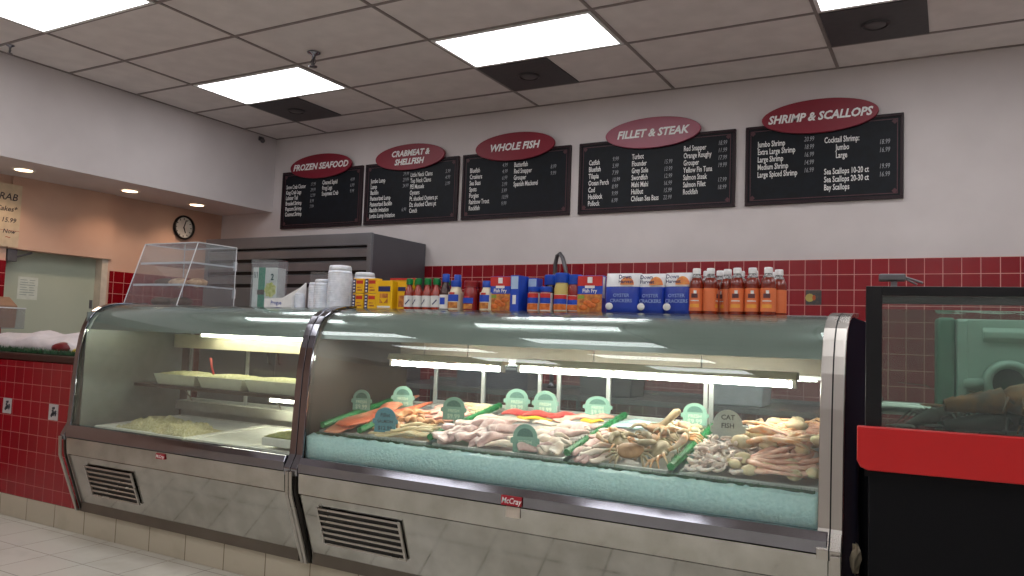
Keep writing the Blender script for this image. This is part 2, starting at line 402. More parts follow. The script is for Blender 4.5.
for bi, (xa, xb, nm, title, ox0, ox1, om, cols, prices) in enumerate(boards):
    W = xb-xa; zb, zt = 2.37, 2.97; cx = (xa+xb)/2
    t = empty('menu_board', (cx, D, zb), 'black %s menu board, %s' % (nm, places[bi]), 'menu board', 'menu boards on the back wall')
    b = MB()
    def fr(b, i, w, y0, y1):
        b.box(-W/2+i, W/2-i, y0, y1, i, i+w); b.box(-W/2+i, W/2-i, y0, y1, .6-i-w, .6-i)
        b.box(-W/2+i, -W/2+i+w, y0, y1, i+w, .6-i-w); b.box(W/2-i-w, W/2-i, y0, y1, i+w, .6-i-w)
    b.box(-W/2+.02, W/2-.02, -.022, -.002, .02, .58)
    b.build('panel', M_board, t)
    b = MB(); fr(b, 0, .022, -.030, -.001); b.build('frame', M_frame, t, bevel=.003)
    b = MB(); fr(b, .036, .005, -.0245, -.0222)
    for sx in (-1, 1):
        for z in (.055, .545):
            x = sx*(W/2-.055); b.add([(x-.02, -.0245, z), (x, -.0245, z-.02), (x+.02, -.0245, z), (x, -.0245, z+.02)], [(0, 1, 2, 3)])
    b.build('border_line', M_line, t)
    oc = (ox0+ox1)/2-cx; oz = 3.0-zb; ow = (ox1-ox0)/2; oh = .125
    b = MB(); n = 48
    b.prism([(oc+ow*math.cos(2*PI*k/n), oz+oh*math.sin(2*PI*k/n)) for k in range(n)], -.052, -.031, 'y'); 
    hd = b.build('header_sign', om, t, bevel=.003)
    hd['label'] = 'lighter red oval header' if om is M_ovalp else 'red oval header'
    b = MB()
    if len(title) == 1:
        s = .088 if len(title[0]) < 15 else .084
        b.text(title[0], s, oc, -.0535, oz-.03, xs=.98 if len(title[0]) < 16 else .92, bold=.003, shear=.25, align='CENTER')
    else:
        b.text(title[0], .078, oc+.01, -.0535, oz+.012, xs=.95, bold=.003, shear=.25, align='CENTER'); b.text(title[1], .078, oc, -.0535, oz-.07, xs=.95, bold=.003, shear=.25, align='CENTER')
    b.build('header_lettering', M_ink, hd)
    b = MB()
    for (x, y, ls) in cols:
        for k, s in enumerate(ls):
            if s: b.text(s, .060, -W/2+x, -.0235, .6-y-k*.0575, xs=.58, bold=.0009)
    b.build('lettering', M_ink, t)
    b = MB()
    for (x, y, ls) in prices:
        for k, s in enumerate(ls):
            if s: b.text(s, .050, -W/2+x, -.0235, .6-y-k*.0575, xs=.62, bold=.0001, shear=.2)
    b.build('price_writing', M_chalk, t)

# ------------------------------------------------------------ alcove: clock, sign, notice
t = empty('wall_clock', (XA, 5.493, 1.044+CH), 'round black rimmed wall clock on the peach wall', 'clock')
Mx = Matrix.Rotation(PI/2, 4, 'Y')
b = MB(); b.lathe([(.112, .002), (.125, .004), (.130, .02), (.125, .036), (.112, .038), (.108, .028), (.112, .002)], 40, Mx, cap=False); b.build('rim', M_black, t, smooth=True)
b = MB(); b.lathe([(0, .012), (.115, .012), (.115, .004)], 40, Mx); b.build('face', mat('clock_face', 'dedcd6', .5), t)
b = MB()
for k in range(12):
    a = k*PI/6; r = Matrix.Rotation(a, 4, 'X')
    b.box(.0125, .014, -.004, .004, .082, .1, r)
b.build('hour_marks', M_black, t)
b = MB(); b.box(.015, .017, -.005, .005, -.01, .085, Matrix.Rotation(math.radians(-18), 4, 'X')); b.build('minute_hand', M_black, t)
b = MB(); b.box(.0175, .0195, -.006, .006, -.01, .06, Matrix.Rotation(math.radians(-160), 4, 'X')); b.build('hour_hand', M_black, t)
t = empty('price_sign', (XA+.025, 3.5, 1.94), 'cream hand lettered sign at the left edge on the peach wall', 'sign')
M_signb = mat('cream_sign', 'c8b79c', .6)
b = MB(); b.box(.001, .012, -.25, .315, 0, .54); b.build('sign_panel', M_signb, t)
b = MB()
for k, (s, sz) in enumerate((('CRAB', .085), ('Cakes*', .06), ('& 15.99', .055), ('Now', .05))):
    b.text(s, sz, .0135, .28-(.0 if k else 0), .40-k*.095, align='RIGHT', dirx=(0, 1, 0), shear=.2, bold=.001)
b.build('lettering', mat('sign_ink', '3a3138', .6), t)
b = MB(); b.box(.0122, .0135, -.25, .315, .138, .141)
b.text('O', .09, .0135, .10, .06, align='CENTER', dirx=(0, 1, 0), bold=.002); b.text('~', .08, .0135, .2, .06, dirx=(0, 1, 0))
b.build('red_lettering', mat('sign_red', 'a04a38', .6), t)
t = empty('door_notice', (-7.20, 4.0, 1.50), 'white paper notice taped to the pale green door', 'notice')
b = MB(); b.box(.0005, .0015, -.09, .085, 0, .20); b.build('paper', mat('notice_paper', 'c4ccc2', .7), t)
b = MB()
for k in range(7):
    b.box(.0016, .002, -.07, -.01+.01*(k % 3), .17-k*.022, .176-k*.022); b.box(.0016, .002, .01, .06-.008*(k % 2), .17-k*.022, .176-k*.022)
b.build('print', mat('notice_print', '8a9a92', .7), t)
t = empty('door_closer', (XA+.025, 3.80, 1.88), 'small dark door closer bracket below the header', 'door closer')
b = MB(); b.box(-.09, -.015, -.05, .03, -.06, .045); b.build('closer_body', M_gray, t, bevel=.004)
b = MB(); b.tube([(-.05, .03, -.02), (-.03, .16, .03)], .008); b.build('arm', M_gray, t)

# ------------------------------------------------------------ refrigerator at the back
t = empty('refrigerator', (-5.32, 5.59, 0), 'large grey steel refrigerator with louvred top standing against the back wall', 'refrigerator')
M_fr = mat('fridge_steel', '8b8e94', .33, .8, c2='82858b', scale=3)
M_frs = mat('fridge_side', '64646a', .45, .5, c2='5e5e64', scale=2)
b = MB(); b.box(-1.03, 1.03, -.375, .385, .08, 2.16); b.build('cabinet', M_frs, t, bevel=.004)
b = MB(); b.box(-1.03, 1.031, -.405, -.376, 2.06, 2.165); b.box(.985, 1.031, -.405, -.376, .08, 2.06); b.box(-1.03, -.985, -.405, -.376, .08, 2.06)
b.build('front_frame', M_fr, t, bevel=.003)
b = MB(); b.box(-.985, .985, -.376, -.3755, 1.70, 2.06); b.build('grille_back', M_black, t)
for k in range(3):
    z = 2.045-k*.115
    b = MB(); b.prism([(-.378, z), (-.402, z-.012), (-.398, z-.085), (-.390, z-.085), (-.38, z-.02)], -.984, .984); b.build('louvre', M_fr, t)
for s in (-1, 1):
    x0, x1 = (-.98, -.005) if s < 0 else (.005, .98)
    b = MB(); b.box(x0, x1, -.415, -.377, .12, 1.69); dr = b.build('door', M_fr, t, bevel=.004)
    b = MB(); hx = -.06*1 if s < 0 else .06; b.tube([(hx, -.417, 1.0), (hx, -.45, 1.02), (hx, -.45, 1.38), (hx, -.417, 1.40)], .01); b.build('handle', M_chrome, dr, smooth=True)
b = MB()
for sx in (-.9, .9):
    for sy in (-.3, .3): b.lathe([(.03, 0.001), (.03, .08)], 10, Matrix.Translation((sx, sy, 0)))
b.build('feet', M_black, t)

# ------------------------------------------------------------ work table and sink along the back wall
t = empty('work_table', (-2.4, 5.63, 0), 'steel sink table along the back wall, seen through the case doors', 'work table')
b = MB(); b.box(-1.75, 1.9, -.33, .33, .87, .91); b.box(-1.75, 1.9, .30, .33, .911, .94); b.build('tabletop', M_gray, t, bevel=.005)
for x in (-1.7, 0, 1.85):
    for y in (-.28, .28):
        b = MB(); b.lathe([(.02, .002), (.02, .87)], 10, Matrix.Translation((x, y, 0))); b.build('leg', M_gray, t)
b = MB(); b.box(-1.7, 1.85, -.28, .28, .25, .27); b.build('under_shelf', M_gray, t)
t = empty('faucet', (-2.90, 5.90, .911), 'grey gooseneck spray faucet rising above the bottles', 'faucet')
b = MB(); b.tube([(0, 0, .0), (0, 0, .92), (.005, -.01, 1.03), (.03, -.03, 1.10), (.065, -.05, 1.115), (.10, -.07, 1.08), (.14, -.10, 1.0), (.18, -.13, .88)], .017, 10); b.build('spout', M_gray, t, smooth=True)
b = MB(); b.lathe([(.035, 0), (.035, .02), (.02, .05)], 14); b.build('base', M_chrome, t, smooth=True)
b = MB(); b.lathe([(.022, 0), (.028, .05), (.016, .09)], 12, Matrix.Translation((.19, -.137, .79))); b.build('spray_head', M_black, t, smooth=True)
t = empty('storage_box', (-3.15, 5.5, .912), 'dark blue box with white print on the back table, seen through case glass', 'box')
b = MB(); b.box(-.35, .3, -.12, .12, 0, .30); b.build('carton', mat('blue_carton', '1c2448', .6), t, bevel=.004)
b = MB(); b.box(-.2, .2, -.1215, -.1205, .15, .17); b.box(-.1, .25, -.1215, -.1205, .19, .215); b.build('print', M_ink, t)
for k, (x, w, h, c, lab) in enumerate(((-2.2, .22, .28, '3a3d42', 'dark grey plastic tub on the back table'), (-1.25, .18, .22, 'c9cdd0', 'pale plastic bin on the back table near the red tiles'))):
    t = empty('plastic_tub', (x, 5.5, .912), lab, 'tub')
    b = MB(); b.prism([(-w*.9, 0), (w*.9, 0), (w, h), (-w, h)], -.14, .14, 'y'); b.build('tub', mat('tub%d' % k, c, .5), t, bevel=.01)
    b = MB(); b.box(-w-.01, w+.01, -.15, .15, h-.0, h+.015); b.build('rim', mat('tub%d' % k, c), t, bevel=.004)

# ------------------------------------------------------------ tiled counter at left
M_redF = tile_mat('red_tile_counter', '90061a', '7c0616', 'a85a58', .1055, .1095, -5.142, .778, ('X', 'Z'), g=.018)
M_wood = mat('dark_counter_wood', '2e1a16', .35)
t = empty('tiled_counter', (-5.95, PY, .145), 'red tiled service counter with dark wooden top at the left', 'counter')
b = MB(); b.box(-1.149, 1.16, 0, .70, 0, .895); o = b.build('tiled_body', M_redF, t)
o.data.transform(Matrix.Translation((-5.95, PY, .145))); o.location = (5.95, -PY, -.145)
b = MB(); b.box(-1.149, 1.20, -.015, .73, .9, .945); b.build('counter_top', M_wood, t, bevel=.008)
M_dw = mat('decor_tile_white', 'b8b4b4', .3); M_dp = mat('decor_print_blue', '1c2430', .4)
def decor(x, z, lab):
    t = empty('decorative_tile', (x, PY-.0005, z), lab, 'tile', 'white printed tiles on the counter front')
    b = MB(); b.box(-.05, .05, -.003, -.0002, -.051, .051); b.build('tile', M_dw, t)
    b = MB()
    rnd = random.Random(5)
    for k in range(16):
        a = rnd.uniform(0, 6.28); r = rnd.uniform(.0, .03); cx, cz = r*math.cos(a), -.004+1.1*r*math.sin(a); q = rnd.uniform(.006, .012)
        b.prism([(cx+q*math.cos(u), cz+q*math.sin(u)*rnd.uniform(.6, 1.2)) for u in (0, 1, 2, 3, 4, 5)], -.0045, -.0032, 'y')
    b.build('print', M_dp, t)
decor(-5.626, .728, 'white dark printed tile on the red counter, the left one')
decor(-5.089, .724, 'white dark printed tile on the red counter, next to the display case')
# decorative fish tile on the back wall
t = empty('decorative_tile', (-.863, D-.0125, 1.681), 'small picture tile with a yellow and orange blob among the red wall tiles', 'tile')
b = MB(); b.box(-.053, .053, -.003, -.0002, -.053, .053); b.build('tile', mat('picture_tile_ground', '54483f', .3, c2='30383c', scale=60), t)
b = MB(); b.prism([(-.03+.03*math.cos(u*.5236)+.004, -.002+.03*math.sin(u*.5236)) for u in range(12)], -.0045, -.0032, 'y'); b.build('yellow_shape', mat('tile_yellow', 'b0a050', .3), t)
b = MB(); b.prism([(.004+.012*math.cos(u*.5236), -.002+.02*math.sin(u*.5236)) for u in range(12)], -.0055, -.0047, 'y'); b.build('orange_shape', mat('tile_orange', 'b0501c', .3), t)
# grass edging, crumpled white cover, packages, clear box
M_grass = mat('plastic_grass', '0e4a22', .45, c2='06301a', scale=60)
M_grassb = mat('plastic_garnish', '178a48', .45, c2='0f6c36', scale=60)
def garland(name, p0, p1, h, w, n, m, lab, cat='garnish', group=None, base=True, rnd=None, br=.3, bl=1.):
    rnd = rnd or random.Random(3)
    p0 = Vector(p0); p1 = Vector(p1); u = (p1-p0); L = u.length; u.normalize(); v = Vector((-u.y, u.x, 0)); v.normalize()
    b = MB()
    if base: b.tube([p0+Vector((0, 0, h*br)), p1+Vector((0, 0, h*br))], h*br, 8)
    for k in range(n):
        c = p0+u*(L*(k+rnd.random())/n)+v*rnd.uniform(-w/2, w/2)+Vector((0, 0, h*.1)); hh = h*bl*rnd.uniform(.5, 1.0)
        tip = c+Vector((rnd.uniform(-.3, .3)*h, rnd.uniform(-.3, .3)*h, hh))+v*rnd.uniform(-.2, .2)*h*bl
        r = h*.08
        b.add([c+u*r, c-u*r*.6+v*r, c-u*r*.6-v*r, tip], [(0, 1, 3), (1, 2, 3), (2, 0, 3), (0, 2, 1)])
    o = b.build(name, m); tag(o, lab, cat, group); return o
garland('plastic_grass_edging', (-7.0, 3.10, 1.091), (-4.82, 3.10, 1.091), .045, .06, 900, M_grass, 'dark green plastic grass edging along the front of the red tiled counter')
M_bag = mat('crumpled_white', 'd6d0d2', .4, c2='c4bec0', scale=12, bump=.5, sss=.2)
def lump(b, x0, x1, y0, y1, z0, fn, nx=24, ny=12, seed=1, amp=.01):
    r = random.Random(seed); vs = []
    for i in range(nx+1):
        for j in range(ny+1):
            u, v = i/nx, j/ny
            vs.append((x0+(x1-x0)*u+r.uniform(-1, 1)*amp*.3, y0+(y1-y0)*v+r.uniform(-1, 1)*amp*.3, z0+fn(u, v)+(r.uniform(-1, 1)*amp if 0 < i < nx and 0 < j < ny else 0)))
    fs = [(i*(ny+1)+j, (i+1)*(ny+1)+j, (i+1)*(ny+1)+j+1, i*(ny+1)+j+1) for i in range(nx) for j in range(ny)]
    n = len(vs); vs += [(v[0], v[1], z0) for v in vs]
    fs += [tuple(n+q for q in reversed(f)) for f in fs]
    ring = [i*(ny+1) for i in range(nx+1)]+[nx*(ny+1)+j for j in range(1, ny+1)]+[i*(ny+1)+ny for i in range(nx-1, -1, -1)]+[j for j in range(ny-1, 0, -1)]
    for a, c in zip(ring, ring[1:]+ring[:1]): fs.append((a, c, n+c, n+a))
    b.add(vs, fs); return b
b = MB(); lump(b, -6.9, -4.90, 3.15, 3.72, 1.0915, lambda u, v: (.02+.15*(.55+.45*u)*math.sin(PI*min(1, u*1.02))**.5*math.sin(PI*(.15+.8*v))**.8+.012*math.sin(u*31+v*9)), 40, 12, 4, .010)
tag(b.build('crumpled_cover', M_bag, smooth=True), 'crumpled white plastic cover spread over the ice on the red tiled counter', 'cover')
def packet(x, y, z, sx, sy, sz, m, lab, rz=0, ry=0):
    b = MB(); b.ell((0, 0, 0), (sx, sy, sz), 14, 8, jit=.06)
    o = b.build('seafood_packet', m, smooth=True); o.location = (x, y, z); o.rotation_euler = (0, ry, rz); tag(o, lab, 'packet'); return o
packet(-5.22, 3.17, 1.135, .11, .06, .04, mat('dark_red_pack', '6a0f18', .3), 'dark red packet at the right end of the white covered ice')
packet(-5.02, 3.17, 1.118, .09, .05, .024, mat('yellow_pack', 'b8a020', .35), 'flat yellow packet by the display case at the counter end')
packet(-4.97, 3.22, 1.165, .12, .07, .03, mat('dark_pack', '2a2430', .4), 'dark packet lying on the yellow packet at the counter end', .3)
packet(-4.96, 3.33, 1.19, .15, .09, .035, M_bag, 'small white bundle behind the dark packet beside the display case', .2, -.2)
t = empty('clear_bin', (-6.47, 3.38, 1.245), 'clear plastic bin with cardboard inside at the far left of the counter', 'bin')
b = MB()
for bx in ((-.2, .2, -.1, -.095, 0, .16), (-.2, .2, .095, .1, 0, .16), (-.2, -.195, -.095, .095, 0, .16), (.195, .2, -.095, .095, 0, .16), (-.195, .195, -.095, .095, 0, .005)): b.box(*bx)
b.build('bin_wall', M_acry, t)
b = MB(); b.tube([(-.2, -.1, .16), (.2, -.1, .16), (.2, .1, .16), (-.2, .1, .16), (-.2, -.1, .16)], .004); b.build('rim', M_acrye, t)
b = MB(); b.text('OFFEES', .05, .19, -.1015, .05, align='RIGHT', bold=.001); b.build('lettering', M_ink, t)
tt = empty('cardboard_tray', (-6.50, 3.38, 1.252), 'brown cardboard tray sitting inside the clear bin at the far left', 'tray')
b = MB(); b.prism([(-.14, 0), (.12, 0), (.14, .17), (.02, .24), (-.14, .24)], -.085, .085, 'y'); b.build('carton', mat('cardboard', '8a6a52', .8), tt)

# ------------------------------------------------------------ display cases
GP = [(2.945, .692), (2.950, .80), (2.956, .95), (2.965, 1.10), (2.982, 1.22), (2.998, 1.28), (3.020, 1.335), (3.050, 1.375), (3.090, 1.400), (3.14, 1.419), (3.20, 1.431), (3.26, 1.436)]
YR = 3.78
def lowerY(z): return 2.915+(.51-z)*(.130/.35)
M_liner = mat('liner_steel', '4a453f', .5, .4, c2='3f3a34', scale=4, rvar=.08)
M_creamfix = mat('fixture_enamel', 'cfc8ac', .45)
M_tube = emit_mat('fluorescent_tube', 'fffaf2', 66.0); M_tube2 = emit_mat('dimmer_fluorescent_tube', 'fffae8', 34.0)
M_grille = mat('grille_dark', '15120f', .6)
M_badge = mat('badge_red', 'a00c24', .35)
def badge(parent, x, z, txt, w, h, sticker):
    b = MB(); b.box(x-w, x+w, 2.8885, 2.8915, z-h, z+h); o = b.build('badge', M_badge, parent, bevel=.002)
    b = MB(); b.text(txt, h*1.7, x, 2.888, z-h*.6, xs=.9, bold=.0006, shear=.15, align='CENTER'); b.build('lettering', M_ink, o)
    if sticker:
        b = MB(); b.box(x-w*.6, x+w*.75, 2.8985, 2.8998, z-h-.055, z-h-.007); o2 = b.build('sticker', mat('sticker_paper', 'c0b4a6', .6), parent)
def case(xa, xb, lab, vent, tubes, posts, first):
    t = empty('display_case', ((xa+xb)/2, PY, .146), lab, 'display case', 'refrigerated display cases')
    off = Vector(((xa+xb)/2, PY, .146))
    def P(b, name, m, **k):
        par = k.pop('par', t)
        for v in b.v: v -= off
        return b.build(name, m, par, **k)
    fx0, fx1 = xa+.002, xb-.002
    # lower body
    b = MB(); b.prism([(3.045, .147), (lowerY(.215)+.004, .21), (2.919, .515), (2.919, .60), (YR, .60), (YR, .147)], fx0+.03, fx1-.03); P(b, 'base_cabinet', M_steeld)
    # lower front panel sheet with seams
    xs = [fx0+.05]; n = max(2, round((fx1-fx0)/.62)); 
    b = MB(); b.strip([(lowerY(.215), .215), (2.917, .508)], .006, fx0+.045, fx1-.045); P(b, 'lower_panel', M_steeld)
    b = MB(); b.box(fx0+.045, fx1-.045, 3.028, 3.040, .15, .208); P(b, 'kick_strip', mat('kick_steel', '6e6860', .4, .9, scale=6))
    b = MB(); b.strip([(2.907, .515), (2.899, .612)], .006, fx0+.045, fx1-.045); P(b, 'upper_panel', M_steeld)
    b = MB(); b.prism([(2.892, .618), (2.930, .618), (2.944, .69), (2.906, .69), (2.892, .66)], fx0+.045, fx1-.045); P(b, 'ledge_rail', M_chrome, bevel=.003)
    # vent on the sloping panel
    v0, v1 = vent
    zt, zb = .462, .272
    b = MB()
    def q(x, z, d): return (x, lowerY(z)-d, z)
    b.add([q(v0, zt, .0075), q(v1, zt, .0075), q(v1, zb, .0075), q(v0, zb, .0075)], [(0, 1, 2, 3)]); vo = P(b, 'vent_grille', M_grille)
    for k in range(7):
        z = zt-.008-k*(zt-zb-.012)/6
        b = MB(); b.box(v0, v1, lowerY(z)-.015, lowerY(z)-.0078, z-.0045, z+.0045)
        o = P(b, 'slat', M_steel, par=vo)
    b = MB()
    for x in (v0-.012, v1): b.add([q(x, zt, .016), q(x+.012, zt, .016), q(x+.012, zb, .016), q(x, zb, .016), q(x, zt, .0065), q(x+.012, zt, .0065), q(x+.012, zb, .0065), q(x, zb, .0065)], [(0, 1, 2, 3), (0, 4, 5, 1), (1, 5, 6, 2), (2, 6, 7, 3), (3, 7, 4, 0), (4, 7, 6, 5)])
    P(b, 'vent_frame', M_steel, par=vo)
    # end frames (chrome ribs) and end walls
    prof = [(2.905, .60), (2.900, .63)]+[(y-.010, z+.004) for y, z in GP]+[(3.4, 1.446)]
    low = [(lowerY(.17)-.012, .152), (2.897, .508), (2.890, .62)]
    for s, x in ((-1, fx0), (1, fx1)):
        fw = .080 if s > 0 and not first else .042
        xo = x if s < 0 else x-fw
        lw_ = .020 if fw < .05 else .034
        xl = x if s < 0 else x-lw_
        b = MB(); b.strip(low, -.012, xl, xl+lw_); P(b, 'corner_post', M_steel, bevel=.002)
        b = MB(); b.strip(prof, -.012, xo, xo+fw); fo = P(b, 'end_frame', M_chrome if first or s < 0 else M_steel, bevel=.003)
        b = MB()
        for g in ((.004, .026) if fw < .05 else (.004, .064)): b.tube([(xo+g+.006, y-.002, z+.001) for y, z in prof[1:]], .0065 if fw < .05 else .009, 8)
        if fw > .05: s_ = MB(); s_.strip([(y-.0015, z+.001) for y, z in prof], -.012, xo+.038, xo+.043); P(s_, 'seam', M_black, par=fo)
        P(b, 'frame_rib', M_chrome if first or s < 0 else M_steel, par=fo, smooth=True)
        outer = [(3.045, .147), (2.917, .51), (2.905, .62)]+[(y-.005, z) for y, z in GP]+[(YR, 1.436), (YR, .147)]
        xo = x if s < 0 else x-.02
        b = MB(); b.prism(outer, xo+.004, xo+.018); P(b, 'end_wall', M_liner if s < 0 else mat('end_wall_dark', '0c1022', .75, spec=.05))
        if s > 0:
            b = MB(); b.prism([(2.96, .65)]+[(y+.012, z-.012) for y, z in GP[1:]]+[(YR-.02, 1.41), (YR-.02, .65)], x-.030, x-.0165); P(b, 'end_liner', M_liner)
    fe = fx1-(.044 if first else .082)
    b = MB(); b.strip(GP, -.006, fx0+.044, fe); P(b, 'front_glass', M_glass, smooth='auto')
    refl_prof = [(y+.010, z-.008) for y, z in GP if z > 1.27]
    b = MB(); b.strip(refl_prof, -.004, fx0+.046, fe-.002); P(b, 'reflection_panel', mat('reflected_ceiling_tone', '6e7a74', .30, .25, coat=.5, c2='66726c', scale=3), smooth='auto')  # panel added behind the glass, its grey-green standing for the reflected ceiling
    b = MB(); b.box(fx0+.02, fx1-.02, 3.262, YR, 1.418, 1.437); P(b, 'top_deck', M_steel, bevel=.004)
    b = MB(); b.box(fx0+.044, fx1-.044, 3.245, 3.272, 1.4375, 1.441); P(b, 'top_trim', M_gray, bevel=.002)
    # liner floor and rear sill
    b = MB(); b.box(fx0+.02, fx1-.032, 2.935, YR-.06, .602, .64); P(b, 'liner_floor', M_liner)
    b = MB(); b.box(fx0+.02, fx1-.032, YR-.05, YR-.01, .602, (.875 if not first else .74)); b.box(fx0+.02, fx1-.032, YR-.11, YR-.01, (.875 if not first else .74), (.925 if not first else .799)); P(b, 'rear_sill', mat('sill_enamel', 'b6b6ae', .45))
    b = MB(); b.box(fx0+.02, fx1-.032, YR-.075, YR-.005, 1.19 if not first else 1.30, 1.275 if not first else 1.36); P(b, 'rear_header', mat('header_enamel', '77705f', .45), bevel=.003)
    # rear sliding doors
    for (a, c, dy) in posts:
        b = MB(); zb_, zt_ = (.926 if not first else .80), (1.19 if not first else 1.30)
        y0 = YR-.055+dy; w = .022
        for bx in ((a, a+w, zb_, zt_), (c-w, c, zb_, zt_), (a+w, c-w, zb_, zb_+.02), (a+w, c-w, zt_-.018, zt_)): b.box(bx[0], bx[1], y0, y0+.015, bx[2], bx[3])
        o = P(b, 'sliding_door', mat('door_frame_metal', 'c4c8c6', .35, .5), bevel=.002)
        b = MB(); b.box(a+w, c-w, y0+.005, y0+.009, zb_+.02, zt_-.018); P(b, 'pane', M_door, par=o)
    # lamps
    for (a, c, y, z) in tubes:
        b = MB(); b.prism([(y-.035, z+.020), (y+.04, z+.020), (y+.04, z+.05), (y-.02, z+.05)], a-.02, c+.02); fo = P(b, 'lamp_housing', M_creamfix, bevel=.003)
        b = MB(); b.tube([(a, y, z), (c, y, z)], .0125, 12); P(b, 'tube_lamp', M_tube2 if first else M_tube, par=fo, smooth='auto')
        b = MB(); b.box(a-.016, a, y-.014, y+.014, z-.015, z+.0195); b.box(c, c+.016, y-.014, y+.014, z-.015, z+.0195); P(b, 'lamp_holder', M_white, par=fo)
        b = MB()
        for u in (.3, .7): b.tube([(a+(c-a)*u, y, z+.05), (a+(c-a)*u, y, 1.418 if z > .9 else .912)], .003, 6)
        P(b, 'hanger_rod', M_steel, par=fo)
    return t, P
XA1, XB1, XB2 = -4.740, -2.832, -.318
c1, P1 = case(XA1, XB1, 'left refrigerated glass case holding tubs of salad, the smaller of the two', (-4.52, -4.10), [(-4.26, -2.93, 3.50, 1.262), (-3.70, -2.93, 3.585, .875)],
     [(-4.66, -4.08, 0), (-4.12, -3.45, .02), (-3.5, -2.90, 0)], True)
c2, P2 = case(XB1, XB2, 'right refrigerated glass case full of fish on ice, the longer of the two', (-2.67, -2.19), [(-2.605, -1.94, 3.38, 1.156), (-1.825, -.565, 3.38, 1.162)],
     [(-2.58, -2.24, 0), (-2.27, -1.90, .02), (-1.80, -1.50, 0), (-1.53, -1.01, .02), (-1.0, -.39, 0)], False)
badge(c1, -3.81-c1.location.x, 0, '', .001, .001, False) if False else None
for cobj, x, z, txt, w, h, st in ((c1, -3.81, .590, 'McCray', .036, .015, False), (c2, -1.585, .640, 'McCray', .048, .020, True)):
    off = cobj.location
    y0 = 2.898 if not st else 2.888
    b = MB(); b.box(x-w-off.x, x+w-off.x, y0-.0005-off.y-.004, y0-off.y, z-h-off.z, z+h-off.z); o = b.build('badge', M_badge, cobj, bevel=.001)
    o['label'] = 'small red nameplate with white script'
    b = MB(); b.text(txt, h*1.7, x-off.x, y0-.0052-off.y, z-h*.55-off.z, xs=.85, bold=.0004, shear=.2, align='CENTER'); b.build('lettering', M_ink, o)
    if st:
        b = MB(); b.box(x-.03-off.x, x+.036-off.x, 2.8965-off.y, 2.898-off.y, z-h-.05-off.z, z-h-.006-off.z); b.build('sticker', mat('sticker_paper', 'c0b4a6', .6), cobj)
# brown shelf in the left case
b = MB(); b.box(-4.69, -2.88, 3.33, 3.62, .912, .932); P1(b, 'shelf', mat('brown_shelf', '2c1d18', .4), bevel=.003)
b = MB()
for x in (-4.60, -3.75, -2.98): b.tube([(x, 3.62, .92), (x, 3.72, .80)], .006); b.box(x-.006, x+.006, 3.62, 3.70, .912, .925)
P1(b, 'shelf_bracket', M_steel)
b = MB(); b.box(-4.69, -2.88, 3.615, 3.63, 1.165, 1.258); P1(b, 'light_fascia', M_creamfix, bevel=.003)
b = MB(); b.box(-4.715, -4.705, 2.99, 3.70, .66, 1.38); P1(b, 'side_liner', mat('side_liner', '7e8886', .3, .2))

# ---- salad tubs on the shelf
M_tub = mat('foam_tub', 'dde0cc', .45, sss=.1); M_sal = mat('salad', 'e0deb4', .6, c2='b4b880', scale=90, bump=.6)
def tub(x0, x1, y0, y1, z, h, lab, m2=None, cat='tub'):
    t = empty('salad_tub', ((x0+x1)/2, (y0+y1)/2, z), lab, cat, 'tubs of salad on the shelf')
    w, d = (x1-x0)/2, (y1-y0)/2; k = .86
    b = MB()
    o = [(-w*k, -d*k, 0), (w*k, -d*k, 0), (w*k, d*k, 0), (-w*k, d*k, 0), (-w, -d, h), (w, -d, h), (w, d, h), (-w, d, h)]
    i = [(p[0]*.95, p[1]*.95, p[2]+(.006 if p[2] == 0 else 0)) for p in o]
    b.add(o+i, [(0, 1, 2, 3), (0, 1, 5, 4), (1, 2, 6, 5), (2, 3, 7, 6), (3, 0, 4, 7), (8, 9, 10, 11), (8, 9, 13, 12), (9, 10, 14, 13), (10, 11, 15, 14), (11, 8, 12, 15), (4, 5, 13, 12), (5, 6, 14, 13), (6, 7, 15, 14), (7, 4, 12, 15)])
    b.build('tub', M_tub, t, bevel=.006)
    b = MB(); lump(b, -w*.92, w*.92, -d*.92, d*.92, h*.6, lambda u, v: h*.30+.022*math.sin(PI*u)**.4*math.sin(PI*v)**.4, 22, 12, int(x0*100) % 97, .007)
    o = b.build('salad', m2 or M_sal, t, smooth=True); o['kind'] = 'stuff'
    return t
tub(-4.53, -4.13, 3.35, 3.60, .934, .068, 'tub of pale salad at the left end of the brown shelf')
tub(-4.115, -3.71, 3.35, 3.60, .934, .070, 'middle tub of pale salad with a red spoon handle standing in it')
tub(-3.695, -3.27, 3.35, 3.60, .934, .073, 'tub of pale salad on the shelf nearest the chrome divider')
t = empty('red_spoon', (-4.07, 3.45, 1.0), 'red plastic spoon stuck in the middle salad tub', 'spoon')
b = MB(); b.tube([(0, 0, 0), (-.03, .0, .06), (-.055, .01, .115)], [.009, .008, .011], 8, flat=.5); b.build('handle', mat('red_plastic', 'b81c14', .35), t, smooth=True)
b = MB(); b.ell((.012, 0, -.02), (.02, .014, .028), 10, 6); b.build('bowl', mat('red_plastic', 'b81c14'), t, smooth=True)

